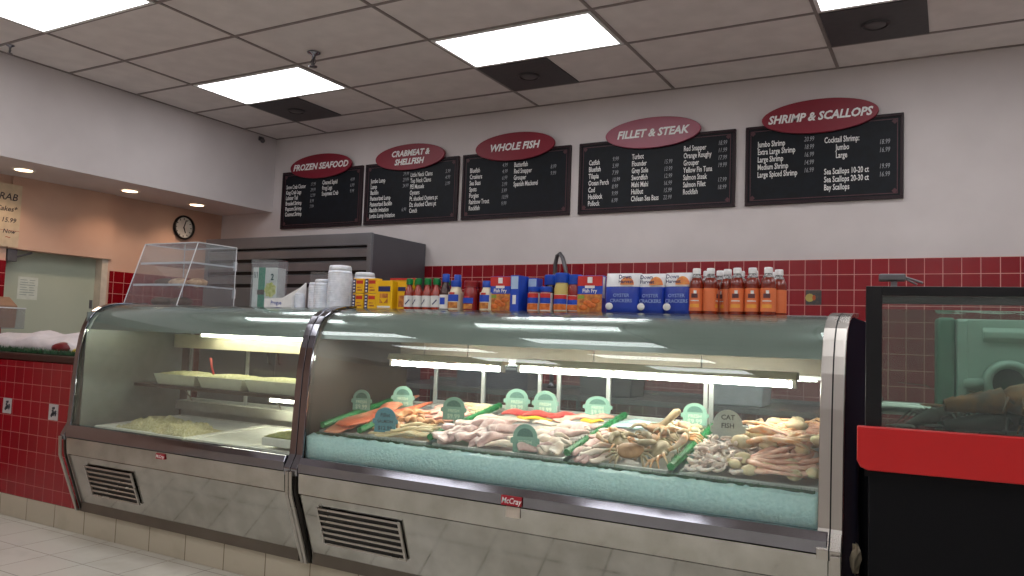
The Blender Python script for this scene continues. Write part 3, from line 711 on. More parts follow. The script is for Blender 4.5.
# ---- sloping trays
def SZ(y, z0=.81, s=.155): return z0+s*(y-3.0)
def tray(x0, x1, y0, y1, z0, s, h, m, lab, name='metal_tray', cat='tray', group=None, th=.004):
    t = MB()
    zz = lambda y: z0+s*(y-3.0)
    A = [(x0, y0), (x1, y0), (x1, y1), (x0, y1)]
    w = .012
    B = [(x0+w, y0+w), (x1-w, y0+w), (x1-w, y1-w), (x0+w, y1-w)]
    vs = [(x, y, zz(y)) for x, y in A]+[(x, y, zz(y)+h) for x, y in A]+[(x, y, zz(y)+h) for x, y in B]+[(x, y, zz(y)+th) for x, y in B]
    fs = [(0, 1, 2, 3)]
    for i in range(4):
        j = (i+1) % 4; fs += [(i, j, 4+j, 4+i), (4+i, 4+j, 8+j, 8+i), (8+i, 8+j, 12+j, 12+i)]
    fs.append((12, 13, 14, 15)); t.add(vs, fs)
    o = t.build(name, m, bevel=.002); tag(o, lab, cat, group); return o
M_ice = mat('crushed_ice', 'c6e6e6', .35, c2='b2d8da', scale=70, bump=.5, sss=.35, spec=.6)
def icefn(u, v):
    y = 2.958+(3.72-2.958)*v
    if y < 3.01: return .800-.645-.012*(3.0-y)/.042
    return SZ(y)-.035-.645
b = MB(); lump(b, -2.80, -.405, 2.958, 3.715, .645, icefn, 160, 44, 9, .0045)
ice = b.build('ice_bed', M_ice, smooth=True); tag(ice, 'bank of pale blue crushed ice filling the bottom of the fish case', 'ice', kind='stuff')
pans = [(-2.775, -2.12, 'far left pan of salmon and pink fillets'), (-2.085, -1.42, 'second pan, grey pink fillets and red tuna'), (-1.385, -.965, 'third pan, the one with the crabs'), (-.925, -.385, 'far right pan of shrimp and crab legs')]
M_tray = mat('pan_steel', 'c4c8c6', .35, .4, scale=5)
for a, c, l in pans: tray(a, c, 3.02, 3.68, .793, .155, .02, M_tray, 'steel pan on ice, '+l, group='steel pans on the ice')
rn = random.Random(11)
garland('plastic_grass_edging', (-2.77, 3.0, .795), (-.42, 3.0, .795), .022, .02, 700, M_grass, 'thin dark green plastic grass strip between the ice and the steel pans', rnd=rn)
for k, (x, y0, y1, l) in enumerate(((-2.785+.03, 3.02, 3.62, 'green plastic divider strip against the left end of the fish case'), (-2.10, 3.02, 3.66, 'green plastic divider strip between the yellow fillets and the grey pink fillets'), (-1.402, 3.02, 3.68, 'green plastic divider strip left of the crabs'), (-.945, 2.99, 3.62, 'green plastic divider strip between the crabs and the shrimp heap'), (-2.50, 3.0, 3.18, 'short green plastic divider strip beside the blue price tag'))):
    garland('divider_strip', (x, y0, SZ(y0)+.012), (x, y1, SZ(y1)+.022), .040, .024, 420 if k < 4 else 120, M_grassb, l, 'divider', 'green divider strips in the fish case', rnd=rn, br=.40, bl=.95)
# trays in the left case
M_wt = mat('white_tray', 'ecece4', .4)
tray(-4.62, -3.80, 3.03, 3.66, .668, .04, .012, M_wt, 'white tray at the left of the salad case carrying pale chopped seafood', 'white_tray', group='white trays in the left case')
tray(-3.78, -3.30, 3.03, 3.66, .668, .04, .012, M_wt, 'empty white tray in the middle floor of the left case', 'white_tray', group='white trays in the left case')
tray(-3.28, -2.90, 3.03, 3.66, .668, .04, .012, M_wt, 'white tray next to the chrome divider in the left case', 'white_tray', group='white trays in the left case')
M_chop = mat('chopped_seafood', 'e2dcb8', .5, c2='b8b080', scale=120, bump=.7, sss=.15)
def heap(x, y, z0, rx, ry, h, m, lab, name='seafood_heap', cat='seafood', slope=.06, seed=3, amp=.016, n=34):
    b = MB(); r = random.Random(seed)
    def fn(u, v):
        a = (u*2-1); c = (v*2-1); q = max(0, 1-(a*a+c*c)); return .002+slope*ry*c+slope*ry+h*q**.6*(1+.25*math.sin(u*17+seed)*math.sin(v*13))
    lump(b, -rx, rx, -ry, ry, 0, fn, n, n//2, seed, amp)
    o = b.build(name, m, smooth=True); o.location = (x, y, z0); tag(o, lab, cat, kind='stuff'); return o
heap(-4.30, 3.24, .676, .20, .15, .048, M_chop, 'heap of chopped pale seafood on the left white tray, the left one')
heap(-3.96, 3.20, .676, .15, .13, .045, M_chop, 'smaller heap of chopped pale seafood on the left white tray, the right one', seed=8)
t = empty('green_tub', (-3.09, 3.12, .692), 'tub of yellow green salad beside the chrome divider, floor of the left case', 'tub')
b = MB(); b.box(-.13, .13, -.06, .13, 0, .045); b.build('tub', M_wt, t, bevel=.008)
b = MB(); lump(b, -.12, .12, -.05, .12, .046, lambda u, v: .004+.03*math.sin(PI*u)*math.sin(PI*v), 20, 14, 5, .006); b.build('salad', mat('green_salad', '9aa050', .5, c2='6d7a30', scale=100, bump=.6), t, smooth=True)['kind'] = 'stuff'

# ------------------------------------------------------------ seafood
TILT = math.atan(.155)
def lay(o, x, y, lift, yaw=0., roll=0., pitch=0.):
    M = Matrix.Rotation(TILT, 4, 'X') @ Matrix.Rotation(yaw, 4, 'Z') @ Matrix.Rotation(pitch, 4, 'Y') @ Matrix.Rotation(roll, 4, 'X')
    o.rotation_euler = M.to_euler(); o.location = (x, y, SZ(y)-.003+lift); return o
def fillet_bm(L, W, T, seed=0, bend=0., tail=.35, wob=.004, ns=16, nc=10):
    r = random.Random(seed); b = MB(); vs = []
    ph = r.uniform(0, 6)
    for i in range(ns+1):
        u = i/ns; w = W/2*(math.sin(PI*min(.999, .06+.94*u)**(.62))**.55)*(1-(1-tail)*u**2); w = max(w, .004)
        t = T*(math.sin(PI*(.08+.84*u))**.6)
        x = (u-.5)*L; yo = bend*math.sin(PI*u)+.1*W*math.sin(ph+5*u); zo = wob*math.sin(ph+9*u)
        for k in range(nc):
            a = 2*PI*k/nc; vs.append((x, yo+w*math.cos(a)+r.uniform(-1, 1)*.0015, zo+t/2*math.sin(a)*(1.0 if math.sin(a) > 0 else .6)+r.uniform(-1, 1)*.0012))
    fs = [(i*nc+k, i*nc+(k+1) % nc, (i+1)*nc+(k+1) % nc, (i+1)*nc+k) for i in range(ns) for k in range(nc)]
    fs += [tuple(range(nc-1, -1, -1)), tuple(ns*nc+k for k in range(nc))]
    b.add(vs, fs); return b
def fish(name, x, y, lift, L, W, T, m, lab, yaw=0., seed=0, bend=0., cat='fish', group=None, roll=0., pitch=0., tail=.35, wob=.004):
    o = fillet_bm(L, W, T, seed, bend, tail, wob).build(name, m, smooth=True); tag(o, lab, cat, group); lay(o, x, y, lift, yaw, roll, pitch); return o
S = dict(sss=.25)
M_sal1 = mat('salmon_flesh', 'e8805c', .35, c2='d86a44', scale=14, stretch=(6, 1, 1), bump=.1, **S)
M_sal2 = mat('salmon_pale', 'eca083', .35, c2='de8864', scale=14, stretch=(6, 1, 1), **S)
M_pinkf = mat('pink_fillet', 'f0b8a8', .35, c2='e49a8c', scale=25, **S)
M_beige = mat('beige_fillet', 'e8b488', .35, c2='d69a6a', scale=25, **S)
M_cream = mat('cream_fillet', 'f4e4c2', .35, c2='e6cc9c', scale=25, **S)
M_gpink = mat('grey_pink_fillet', 'eacec8', .3, c2='c8a09c', scale=22, **S)
M_wfish = mat('white_fillet', 'ecdfd2', .35, c2='dcc6b8', scale=22, **S)
M_tuna = mat('red_tuna', 'cc3c3c', .3, c2='e06058', scale=18, **S)
M_yel = mat('yellow_strip', 'f0c428', .4, c2='e4b010', scale=18)
M_shr = mat('raw_shrimp', 'fdeee6', .3, c2='f2d0c4', scale=45, **S)
M_crabo = mat('crab_orange', 'e8a468', .35, c2='f6dcc0', scale=30, **S)
M_crabp = mat('crab_pink', 'f0c6b2', .35, c2='dca08a', scale=30, **S)
M_crabc = mat('crab_cream', 'eee2c0', .4, c2='e2caa0', scale=35, bump=.3, **S)
M_crabb = mat('crab_brown', 'c09468', .4, c2='a0744e', scale=30, bump=.3)
M_crabg = mat('crab_olive', 'b8a684', .4, c2='8e7b5c', scale=30, bump=.2)
NP = PI/2
# pan A
for k, (x, y, L, W, m, yw, lf, lab) in enumerate((
    (-2.69, 3.26, .46, .15, M_sal2, NP+.15, .022, 'pale orange salmon fillet lying furthest left in the fish case'),
    (-2.60, 3.22, .40, .14, M_sal1, NP-.12, .036, 'deep orange salmon fillet in front, left of the blue price tag'),
    (-2.53, 3.38, .48, .13, M_sal1, NP-.05, .034, 'long orange salmon fillet behind the blue price tag'),
    (-2.63, 3.50, .34, .12, M_sal2, NP+.1, .050, 'salmon fillet at the back below the faint leftmost price tags'))):
    fish('salmon_fillet', x, y, lf, L, W, .030, m, lab, yw, 20+k, .01, group='salmon fillets')
rf = random.Random(5)
for k, (x, y, lf, yw) in enumerate(((-2.41, 3.20, .030, .4), (-2.35, 3.27, .036, -.3), (-2.39, 3.33, .045, .9), (-2.29, 3.24, .030, .2), (-2.33, 3.18, .048, -.6), (-2.43, 3.27, .055, 1.2))):
    fish('beige_fillet', x, y, lf, .13, .05, .028, M_beige, 'curled beige orange fillet heaped right of the blue price tag', yw, 40+k, .02, group='beige fillets by the blue tag', roll=.2, wob=.01)
for k, (x, y, lf, yw) in enumerate(((-2.33, 3.07, .022, .10), (-2.24, 3.10, .028, .25), (-2.21, 3.06, .020, .0), (-2.27, 3.15, .040, .35), (-2.18, 3.14, .034, .5), (-2.40, 3.08, .020, -.1))):
    fish('cream_fillet', x, y, lf, .20, .038, .022, M_cream, 'long pale yellow fillet strip at the front of the first pan', yw, 50+k, .01, group='cream coloured fillet strips')
for k, (x, y, lf, yw) in enumerate(((-2.36, 3.42, .035, .3), (-2.27, 3.46, .045, .1), (-2.22, 3.38, .035, .5), (-2.31, 3.52, .040, 0))):
    fish('pink_fillet', x, y, lf, .20, .09, .03, M_pinkf, 'soft pink fillet stacked behind the beige fillets, left of the second divider', yw, 60+k, .015, group='pink fillets in the first pan')
for k, (x, y, lf, yw) in enumerate(((-2.17, 3.50, .03, 1.0), (-2.15, 3.58, .04, .6), (-2.20, 3.60, .045, .1))):
    fish('cream_fillet', x, y, lf, .17, .045, .028, M_cream, 'pale cream fillet at the back beside the second divider', yw, 70+k, group='cream fillets at the back of the first pan')
# pan B
for k, (x, y, lf, yw) in enumerate(((-2.03, 3.10, .028, 1.0), (-1.96, 3.14, .036, 1.15), (-1.90, 3.10, .028, .9), (-1.84, 3.17, .042, 1.2), (-1.79, 3.10, .030, .8), (-1.98, 3.22, .05, .7), (-1.88, 3.26, .05, 1.1), (-1.76, 3.22, .045, .6))):
    fish('grey_pink_fillet', x, y, lf, .19, .075, .035, M_gpink, 'grey pink skinned fillet in the heap left of the teal front tag', yw, 80+k, .02, group='grey pink fillets', roll=.3, wob=.008)
for k, (x, y, lf, yw) in enumerate(((-1.72, 3.07, .022, .1), (-1.66, 3.16, .030, .4))):
    fish('white_fillet', x, y, lf, .19, .07, .03, M_wfish, 'white fillet lying at the front by the teal front tag', yw, 95+k, group='white fillets by the teal tag')
for k, (x, y, lf, yw) in enumerate(((-1.55, 3.07, .026, .3), (-1.48, 3.11, .032, .9), (-1.55, 3.17, .046, .1), (-1.48, 3.22, .05, .6), (-1.60, 3.25, .045, 1.1), (-1.52, 3.32, .05, .2), (-1.46, 3.35, .045, .9))):
    fish('pale_fillet', x, y, lf, .17, .075, .034, M_gpink if k % 3 == 0 else M_wfish, 'whitish pink fillet in the heap between the teal front tag and the third divider', yw, 100+k, .018, group='whitish pink fillets', roll=.25, wob=.008)
for k, (x, y, lf, yw) in enumerate(((-1.93, 3.56, .035, .05), (-1.80, 3.55, .040, -.05), (-1.68, 3.57, .040, .1))):
    fish('tuna_steak', x, y, lf, .17, .085, .035, M_tuna, ['red tuna steak below the two back tags, the left piece', 'red tuna steak below the two back tags, the middle piece', 'red tuna steak below the two back tags, the right piece'][k], yw, 110+k, tail=.8, group='tuna steaks')
for k, (x, y, lf, yw, lab) in enumerate(((-1.78, 3.45, .045, -.1, 'bright yellow strip of fish in front of the red tuna'), (-1.47, 3.44, .06, .3, 'bright yellow strip of fish left of the third divider'))):
    fish('yellow_fillet', x, y, lf, .20 if k == 0 else .11, .045, .02, M_yel, lab, yw, 120+k)
for k, (x, y, lf, yw) in enumerate(((-1.99, 3.42, .04, .1), (-1.88, 3.38, .045, .15), (-1.66, 3.40, .04, .0))):
    fish('white_fillet', x, y, lf, .20, .06, .024, M_wfish, 'thin white fillet lying across the middle of the second pan', yw, 125+k, group='white fillets in the second pan')
for k, (x, y, lf, yw) in enumerate(((-1.57, 3.53, .05, .2), (-1.50, 3.58, .045, .5), (-1.60, 3.46, .055, .9))):
    fish('pale_pink_fillet', x, y, lf, .16, .07, .03, M_pinkf, 'pale pink fillet at the back below the lone tag left of the third divider', yw, 130+k, group='pale pink fillets at the back')
# pan C
for k, (x, y, lf, yw) in enumerate(((-1.345, 3.09, .026, .9), (-1.29, 3.07, .026, .5), (-1.33, 3.17, .04, 1.1), (-1.26, 3.13, .040, .3), (-1.34, 3.27, .045, .6), (-1.27, 3.24, .05, .1), (-1.33, 3.36, .04, .2))):
    fish('white_fillet', x, y, lf, .14, .055, .03, M_wfish if k % 2 else M_gpink, 'small whitish fillet right of the third divider, beside the crabs', yw, 140+k, .015, group='small white fillets beside the crabs')
for k, (x, y, lf, yw) in enumerate(((-1.31, 3.50, .035, .1), (-1.29, 3.58, .035, .05))):
    fish('bagged_fillet', x, y, lf, .19, .08, .028, mat('bagged_fish', 'c4dcdc', .15, c2='a8c8ca', scale=30, sss=.2), 'pale blue wrapped fish at the back of the crab pan', yw, 150+k, tail=.9, group='wrapped pieces of fish')
def thicken(grp, n, seed, ymin=3.05):
    r = random.Random(seed); src = [o for o in bpy.data.objects if o.get('group') == grp]
    for k in range(n):
        o = src[k % len(src)]; c = dup(o); x, y, z = o.location
        ny = max(ymin, y+r.uniform(-.07, .02)); c.location = (x+r.uniform(-.05, .05), ny, z+.155*(ny-y)+r.uniform(-.012, .004)-(.008 if ny < y else 0))
        e = o.rotation_euler; c.rotation_euler = (e[0], e[1], e[2]+r.uniform(-.5, .5)); q = r.uniform(.85, 1.1); c.scale = (q, q, q)
thicken('salmon fillets', 2, 1, 3.2); thicken('beige fillets by the blue tag', 6, 2, 3.1); thicken('cream coloured fillet strips', 6, 3); thicken('pink fillets in the first pan', 4, 4)
thicken('grey pink fillets', 10, 5); thicken('whitish pink fillets', 9, 6); thicken('white fillets in the second pan', 4, 7, 3.3); thicken('small white fillets beside the crabs', 8, 8)
def legpts(p0, d, seg, up):
    p = [Vector(p0)]; d = Vector(d).normalized()
    for L, u in zip(seg, up):
        dd = Vector((d.x, d.y, u)).normalized(); p.append(p[-1]+dd*L)
    return p
def crab(x, y, lift, s, yaw, m, m2, lab, roll=0.):
    t = empty('crab', (0, 0, 0), lab, 'crab', 'whole crabs in the third pan')
    b = MB(); b.ell((0, 0, .012*s), (.062*s, .042*s, .022*s), 18, 10, jit=.03)
    for sg in (-1, 1): b.tube([(sg*.052*s, 0, .012*s), (sg*.085*s, .002, .012*s)], [.012*s, .001], 6)
    b.build('carapace', m, t, smooth=True)
    for sg in (-1, 1):
        for k in range(4):
            a = -.25-.38*k
            d = (sg*math.cos(a), math.sin(a), 0)
            b = MB(); p = legpts((sg*.045*s, -.01*s*k, .008*s), d, (.038*s, .03*s, .03*s), (.5, -.25, -.8)); b.tube(p, [.0065*s, .006*s, .0045*s, .001], 7)
            b.build('leg', m2, t, smooth=True)
        b = MB(); p = [(sg*.05*s, .02*s, .01*s), (sg*.085*s, .045*s, .018*s), (sg*.075*s, .085*s, .016*s), (sg*.05*s, .10*s, .014*s)]
        b.tube(p, [.007*s, .010*s, .015*s, .012*s], 8); b.tube([p[3], (sg*.025*s, .112*s, .013*s)], [.009*s, .001], 6); b.tube([p[3], (sg*.03*s, .092*s, .010*s)], [.007*s, .001], 6)
        b.build('claw', m2, t, smooth=True)
    lay(t, x, y, lift, yaw, roll); return t
cl = ['brown crab in the middle of the crab pan, right way up in front', 'olive crab tilted on the right side of the crab pan', 'brown crab lying behind the front crab', 'olive crab at the left of the crabs, beside the white fillets', 'brown crab on top of the pile below the raised leg', 'small olive crab at the right rear of the crab pan']
for k, (x, y, lf, s, yw, ro) in enumerate(((-1.16, 3.12, .03, 1.0, .3, .5), (-1.04, 3.16, .035, 1.1, -.9, .6), (-1.12, 3.24, .05, 1.0, 2.6, .1), (-1.23, 3.17, .045, .85, 1.4, .4), (-1.10, 3.30, .075, 1.0, -.4, -.2), (-1.02, 3.32, .05, .9, .8, .3))):
    crab(x, y, lf, s, yw, M_crabb if k % 2 == 0 else M_crabg, M_crabg if k % 2 == 0 else M_crabo, cl[k], ro)
def leg_obj(name, pts, rs, m, lab, group=None, seg=8, cat='crab leg'):
    b = MB(); b.tube(pts, rs, seg); o = b.build(name, m, smooth=True); return tag(o, lab, cat, group)
leg_obj('raised_crab_claw', [(-1.17, 3.38, SZ(3.38)+.05), (-1.11, 3.40, SZ(3.4)+.085), (-1.06, 3.42, SZ(3.42)+.135), (-1.045, 3.42, SZ(3.42)+.145)], [.012, .014, .018, .008], M_crabg, 'single pale crab leg pointing up at the back of the crab pan')
def shrimp_bm(s=1.):
    b = MB(); p = []; r = []
    for i in range(11):
        u = i/10; a = -.4+3.7*u; R = .024*s*(1+.15*u)
        p.append((R*math.cos(a), R*math.sin(a), .001*math.sin(6*u))); r.append(s*(.0105*(1-.62*u)+.0018*math.sin(i*2.8)*(1-u)) if i else .006*s)
    b.tube(p, r, 8)
    e = Vector(p[-1]); d = (Vector(p[-1])-Vector(p[-2])).normalized()
    for q in (-.5, 0, .5):
        v = Matrix.Rotation(q, 3, 'Z') @ d; b.tube([e, e+v*.010*s, e+v*.018*s], [.002*s, .004*s, .001*s], 5, flat=.4)
    return b
sp = shrimp_bm().build('shrimp', M_shr, smooth=True); tag(sp, '', 'shrimp')
rs = random.Random(21); first = True
def shrimps(n, x0, x1, y0, y1, top, lab, grp, m=None):
    global first
    lst = []
    for k in range(n):
        for _ in range(20):
            u, v = rs.random(), rs.random(); x = x0+(x1-x0)*u; y = y0+(y1-y0)*v
            if all((x-a)**2+(y-c)**2 > .0006 for a, c in lst[-6:]): break
        lst.append((x, y))
        q = math.sin(PI*min(1, max(0, .1+.8*u)))*math.sin(PI*min(1, max(0, .12+.8*v)))
        o = sp if first else dup(sp); first = False
        if m is not None and o is not sp:
            if o.data is sp.data: o.data = m
        o['label'] = lab; o['group'] = grp
        lay(o, x, y, .014+top*q*rs.random()**.5, rs.uniform(0, 6.28), rs.uniform(-.5, .5), rs.uniform(-.4, .4)); s = rs.uniform(.85, 1.15); o.scale = (s, s, s)
shrimps(130, -.905, -.69, 3.035, 3.42, .085, 'pale raw shrimp in the heap right of the last green divider, under the white tag', 'raw shrimp at the left of the last pan')
wm = sp.data.copy(); wm.materials.clear(); wm.materials.append(mat('white_shrimp', 'f0e6cc', .35, c2='e2d0a8', scale=40, sss=.2))
shrimps(60, -1.14, -.985, 3.40, 3.62, .05, 'small cream coloured shrimp heaped at the back of the crab pan beside the tag', 'cream shrimp behind the crabs', wm)
# pan D crab leg clusters
def cluster(x, y, lift, yaw, m, lab, s=1., n=4, roll=0.):
    t = empty('crab_cluster', (0, 0, 0), lab, 'crab legs', 'snow crab clusters in the last pan')
    b = MB(); b.ell((0, 0, .01), (.035*s, .03*s, .022*s), 12, 8, jit=.06); b.build('shoulder', M_crabc, t, smooth=True)
    for k in range(n):
        a = -.5+.30*k; d = Vector((math.cos(a), math.sin(a), 0))
        p = [Vector((0, 0, .01))+d*.02*s]; p.append(p[-1]+d*.09*s+Vector((0, 0, .02*s))); d2 = Matrix.Rotation(.5, 3, 'Z') @ d
        p.append(p[-1]+d2*.075*s+Vector((0, 0, -.004*s))); d3 = Matrix.Rotation(.4, 3, 'Z') @ d2; p.append(p[-1]+d3*.06*s+Vector((0, 0, -.02*s)))
        mid = [p[0], p[0].lerp(p[1], .5), p[1], p[1].lerp(p[2], .5), p[2], p[3]]
        b = MB(); b.tube(mid, [.010*s, .013*s, .009*s, .010*s, .007*s, .0015], 8, flat=.8); b.build('leg', m, t, smooth=True)
    a = -.5+.30*n; d = Vector((math.cos(a), math.sin(a), 0))
    b = MB(); p = [d*.02*s, d*.07*s+Vector((0, 0, .015*s)), d*.12*s+Vector((-.01*s, 0, .015*s)), d*.15*s]
    b.tube(p, [.010*s, .012*s, .018*s, .010*s], 8); b.tube([p[3], p[3]+d*.03*s+Vector((.008, 0, 0))], [.008*s, .001], 6); b.tube([p[3], p[3]+d*.028*s-Vector((.010, 0, 0))], [.006*s, .001], 6)
    b.build('claw', m, t, smooth=True)
    lay(t, x, y, lift, yaw, roll); return t
specs = [(-.66, 3.05, .024, .1, M_crabp, .9), (-.50, 3.05, .024, 1.0, M_crabp, .9), (-.44, 3.08, .03, 1.9, M_crabp, .9), (-.70, 3.12, .045, -.2, M_crabp, 1.05), (-.60, 3.07, .035, .5, M_crabp, 1.0), (-.52, 3.10, .045, 1.3, M_crabp, 1.0), (-.73, 3.22, .080, -.1, M_crabo, 1.25), (-.62, 3.20, .085, .7, M_crabo, 1.1), (-.50, 3.20, .075, 1.9, M_crabp, 1.0),
         (-.68, 3.32, .085, .3, M_crabo, 1.1), (-.55, 3.30, .09, 2.4, M_crabo, 1.1), (-.47, 3.33, .075, 1.6, M_crabp, 1.0), (-.62, 3.42, .08, -.3, M_crabp, 1.1), (-.50, 3.44, .08, 2.8, M_crabo, 1.0), (-.74, 3.40, .07, .9, M_crabo, 1.0), (-.56, 3.54, .06, .4, M_crabp, 1.0), (-.45, 3.53, .06, 2.2, M_crabo, .9)]
for k, (x, y, lf, yw, m, s) in enumerate(specs):
    row = 'front' if y < 3.15 else 'middle' if y < 3.36 else 'rear'
    cluster(x, y, lf, yw, m, '%s snow crab leg cluster in the %s of the last pan' % ('orange' if m is M_crabo else 'pinkish', row), s, 4, rf.uniform(-.3, .3))
for k, (x, y, lf, r, lab) in enumerate(((-.55, 3.40, .125, .035, 'cream coloured lumpy crab shell on top of the clusters, centre of the last pan'), (-.44, 3.25, .115, .03, 'cream crab shell at the right edge above the pinkish legs'), (-.66, 3.52, .10, .035, 'cream crab shell at the back behind the orange legs'), (-.58, 3.58, .10, .03, 'small cream crab shell in the back right part of the last pan'), (-.72, 3.07, .045, .024, 'cream knuckle of crab at the front of the last pan'), (-.76, 3.08, .05, .02, 'smaller cream knuckle of crab beside the shrimp heap'))):
    b = MB(); b.ell((0, 0, 0), (r*1.25, r, r*.7), 14, 9, jit=.13); o = b.build('crab_shell', M_crabc, smooth=True); tag(o, lab, 'crab'); lay(o, x, y, lf, k*.7)

# ---- price tags
M_tag = mat('teal_tag', '8fb8a8', .4, c2='86b0a0', scale=5, sss=.1); M_tagb = mat('blue_tag', '5a94a4', .4); M_tagw = mat('white_tag', 'c4ccc6', .4); M_tagi = mat('tag_ink', '24404a', .6); M_tagl = mat('tag_light_ink', 'd4ecd8', .6); M_tagd = mat('tag_dark_patch', '527f74', .6)
def pricetag(x, y, z, w, h, m, lab, lines, ink, yaw=-.25, patch=True):
    t = empty('price_tag', (x, y, z), lab, 'price tag', 'price tags in the fish case', rz=yaw)
    pts = []
    for k in range(15):
        a = PI*k/14; pts.append((w*.42*math.cos(a), h*.55+h*.45*math.sin(a)))
    pts += [(-w*.5, h*.52), (-w*.5, h*.36), (-w*.42, h*.34), (-w*.42, 0.0), (w*.42, 0.0), (w*.42, h*.34), (w*.5, h*.36), (w*.5, h*.52)]
    b = MB(); b.prism(pts, -.002, .002, 'y'); b.build('card', m, t)
    b = MB(); b.tube([(0, .004, -.07), (0, .004, h*.3)], .0025, 6); b.build('stake', M_white, t)
    b = MB()
    if patch:
        b.prism([(w*.28*math.cos(PI*k/8), h*.58+h*.28*math.sin(PI*k/8)) for k in range(9)], -.0032, -.0021, 'y'); b.build('dark_patch', M_tagd, t); b = MB()
    for k, (s, sz, zz) in enumerate(lines): b.text(s, sz, 0, -.0034, h*zz, align='CENTER', bold=.0004)
    b.build('writing', ink, t)
    return t
L1 = [('FRESH', .022, .34), ('$9.99', .03, .08)]
def tg(x, y, up, w, h, m, lab, lines=L1, ink=M_tagl, patch=True, yaw=.3): pricetag(x, y, SZ(y)+up-.022, w*1.22, h*1.14, m, lab, lines, ink, yaw, patch)
tg(-2.745, 3.30, .065, .095, .095, M_tag, 'faint teal price tag furthest left, against the end wall')
tg(-2.60, 3.47, .055, .11, .10, M_tag, 'pale teal price tag standing above the salmon at the back left')
tg(-2.385, 3.05, .040, .105, .105, M_tagb, 'blue price tag with dark handwriting in front of the salmon', [('Fillet', .026, .62), ('SALMON', .02, .38), ('$12.99', .026, .1)], M_tagi, False)
tg(-2.17, 3.32, .055, .11, .10, M_tag, 'teal price tag standing above the pink fillets by the second divider')
tg(-1.965, 3.60, .055, .115, .10, M_tag, 'teal price tag at the back above the tuna, the left of a close pair')
tg(-1.80, 3.60, .055, .115, .10, M_tag, 'teal price tag at the back above the tuna, the right of a close pair')
tg(-1.615, 3.045, .015, .105, .115, M_tag, 'teal price tag at the front edge of the second pan')
tg(-1.53, 3.64, .055, .12, .085, M_tag, 'pale teal price tag at the back just left of the third divider')
tg(-1.035, 3.62, .055, .105, .09, M_tag, 'green teal price tag behind the cream shrimp and crabs')
tg(-.80, 3.28, .075, .115, .125, M_tagw, 'whitish price tag with black handwriting above the shrimp heap', [('CAT', .028, .72), ('FISH', .028, .48)], mat('black_ink', '14181c', .6), False)

# ------------------------------------------------------------ goods on top of the cases
ZT = 1.4378; ZD = 1.4378
def shell_box(b, x0, x1, y0, y1, z0, z1): b.box(x0, x1, y0, y1, z0, z1)
# acrylic pastry display
t = empty('acrylic_display', (-4.52, 3.28, ZT), 'clear slanted acrylic display box with shelves standing on the left case', 'display box'); t.scale = (1, 1, 1.05)
W = .53; Hh = .40; DY = .45; SL = .135
def aq(b, p, th=.004):
    p = [Vector(q) for q in p]; n = (p[1]-p[0]).cross(p[2]-p[0]).normalized()*th
    b.add([q for q in p]+[q+n for q in p], [(3, 2, 1, 0), (4, 5, 6, 7), (0, 1, 5, 4), (1, 2, 6, 5), (2, 3, 7, 6), (3, 0, 4, 7)])
x0, x1 = -W/2, W/2
b = MB(); aq(b, [(x0, 0, .004), (x1, 0, .004), (x1, SL, Hh), (x0, SL, Hh)]); b.build('front_panel', M_acry, t)
for x in (x0, x1-.004):
    b = MB(); b.prism([(0.006, .004), (DY, .004), (DY, Hh), (SL+.006, Hh)], x, x+.004); b.build('side_panel', M_acry, t)
b = MB(); b.box(x0, x1, SL, DY, Hh, Hh+.004); b.build('top_panel', M_acry, t)
b = MB(); b.box(x0, x1, 0, DY, 0, .004); b.build('bottom_panel', M_acry, t)
b = MB(); b.box(x0+.004, x1-.004, DY-.004, DY, .005, Hh-.001); b.build('back_panel', M_acry, t)
for z in (.13, .27):
    y0 = SL*z/Hh+.02
    b = MB(); b.box(x0+.004, x1-.004, y0, DY-.006, z, z+.004); so = b.build('shelf', M_acry, t)
    b = MB(); b.box(x0+.004, x1-.004, y0-.004, y0, z-.004, z+.009); b.box(x1-.008, x1-.0045, y0, DY-.006, z-.003, z+.007); b.build('shelf_edge', M_acrye, so)
b = MB()
E_ = [[(x0, 0, .002), (x1, 0, .002)], [(x0, 0, .002), (x0, SL, Hh)], [(x1, 0, .002), (x1, SL, Hh)], [(x0, SL, Hh), (x1, SL, Hh)], [(x1, SL, Hh), (x1, DY, Hh)], [(x0, SL, Hh), (x0, DY, Hh)], [(x1, DY, 0.002), (x1, DY, Hh)], [(x0, DY, 0.002), (x0, DY, Hh)], [(x0, DY, Hh), (x1, DY, Hh)], [(x1, 0, .002), (x1, DY, .002)]]
for e in E_: b.tube(e, .0035, 6)
b.build('edges', M_acrye, t)
b = MB()
for z in (.10, .28): b.box(x1-.02, x1+.006, DY-.002, DY+.006, z-.03, z+.03)
b.build('hinge', M_acrye, t)
M_past = mat('pastry', 'e8c49a', .7, c2='a87a54', scale=30, bump=.4); M_pastd = mat('dark_pastry', '6a5240', .7, c2='4c3a2c', scale=30)
for k, (dx, dy, z, L, m, lab) in enumerate(((-.15, .22, .137, .16, M_pastd, 'dark wrapped pastry on the middle shelf of the acrylic box, the left one'), (.0, .22, .137, .17, M_past, 'light brown wrapped pastry on the middle shelf of the acrylic box, centre'), (.15, .24, .137, .15, M_past, 'light brown wrapped pastry on the middle shelf of the acrylic box, right'), (-.12, .18, .007, .17, M_pastd, 'dark wrapped item on the bottom of the acrylic box, left'), (.08, .18, .007, .17, M_pastd, 'dark wrapped item on the bottom of the acrylic box, right'))):
    b = MB(); b.ell((0, 0, .03), (L/2, .06, .03), 16, 8, jit=.05); o = b.build('wrapped_pastry', m, smooth=True); o.location = (-4.52+dx, 3.28+dy, ZT+z-.002); tag(o, lab, 'pastry')
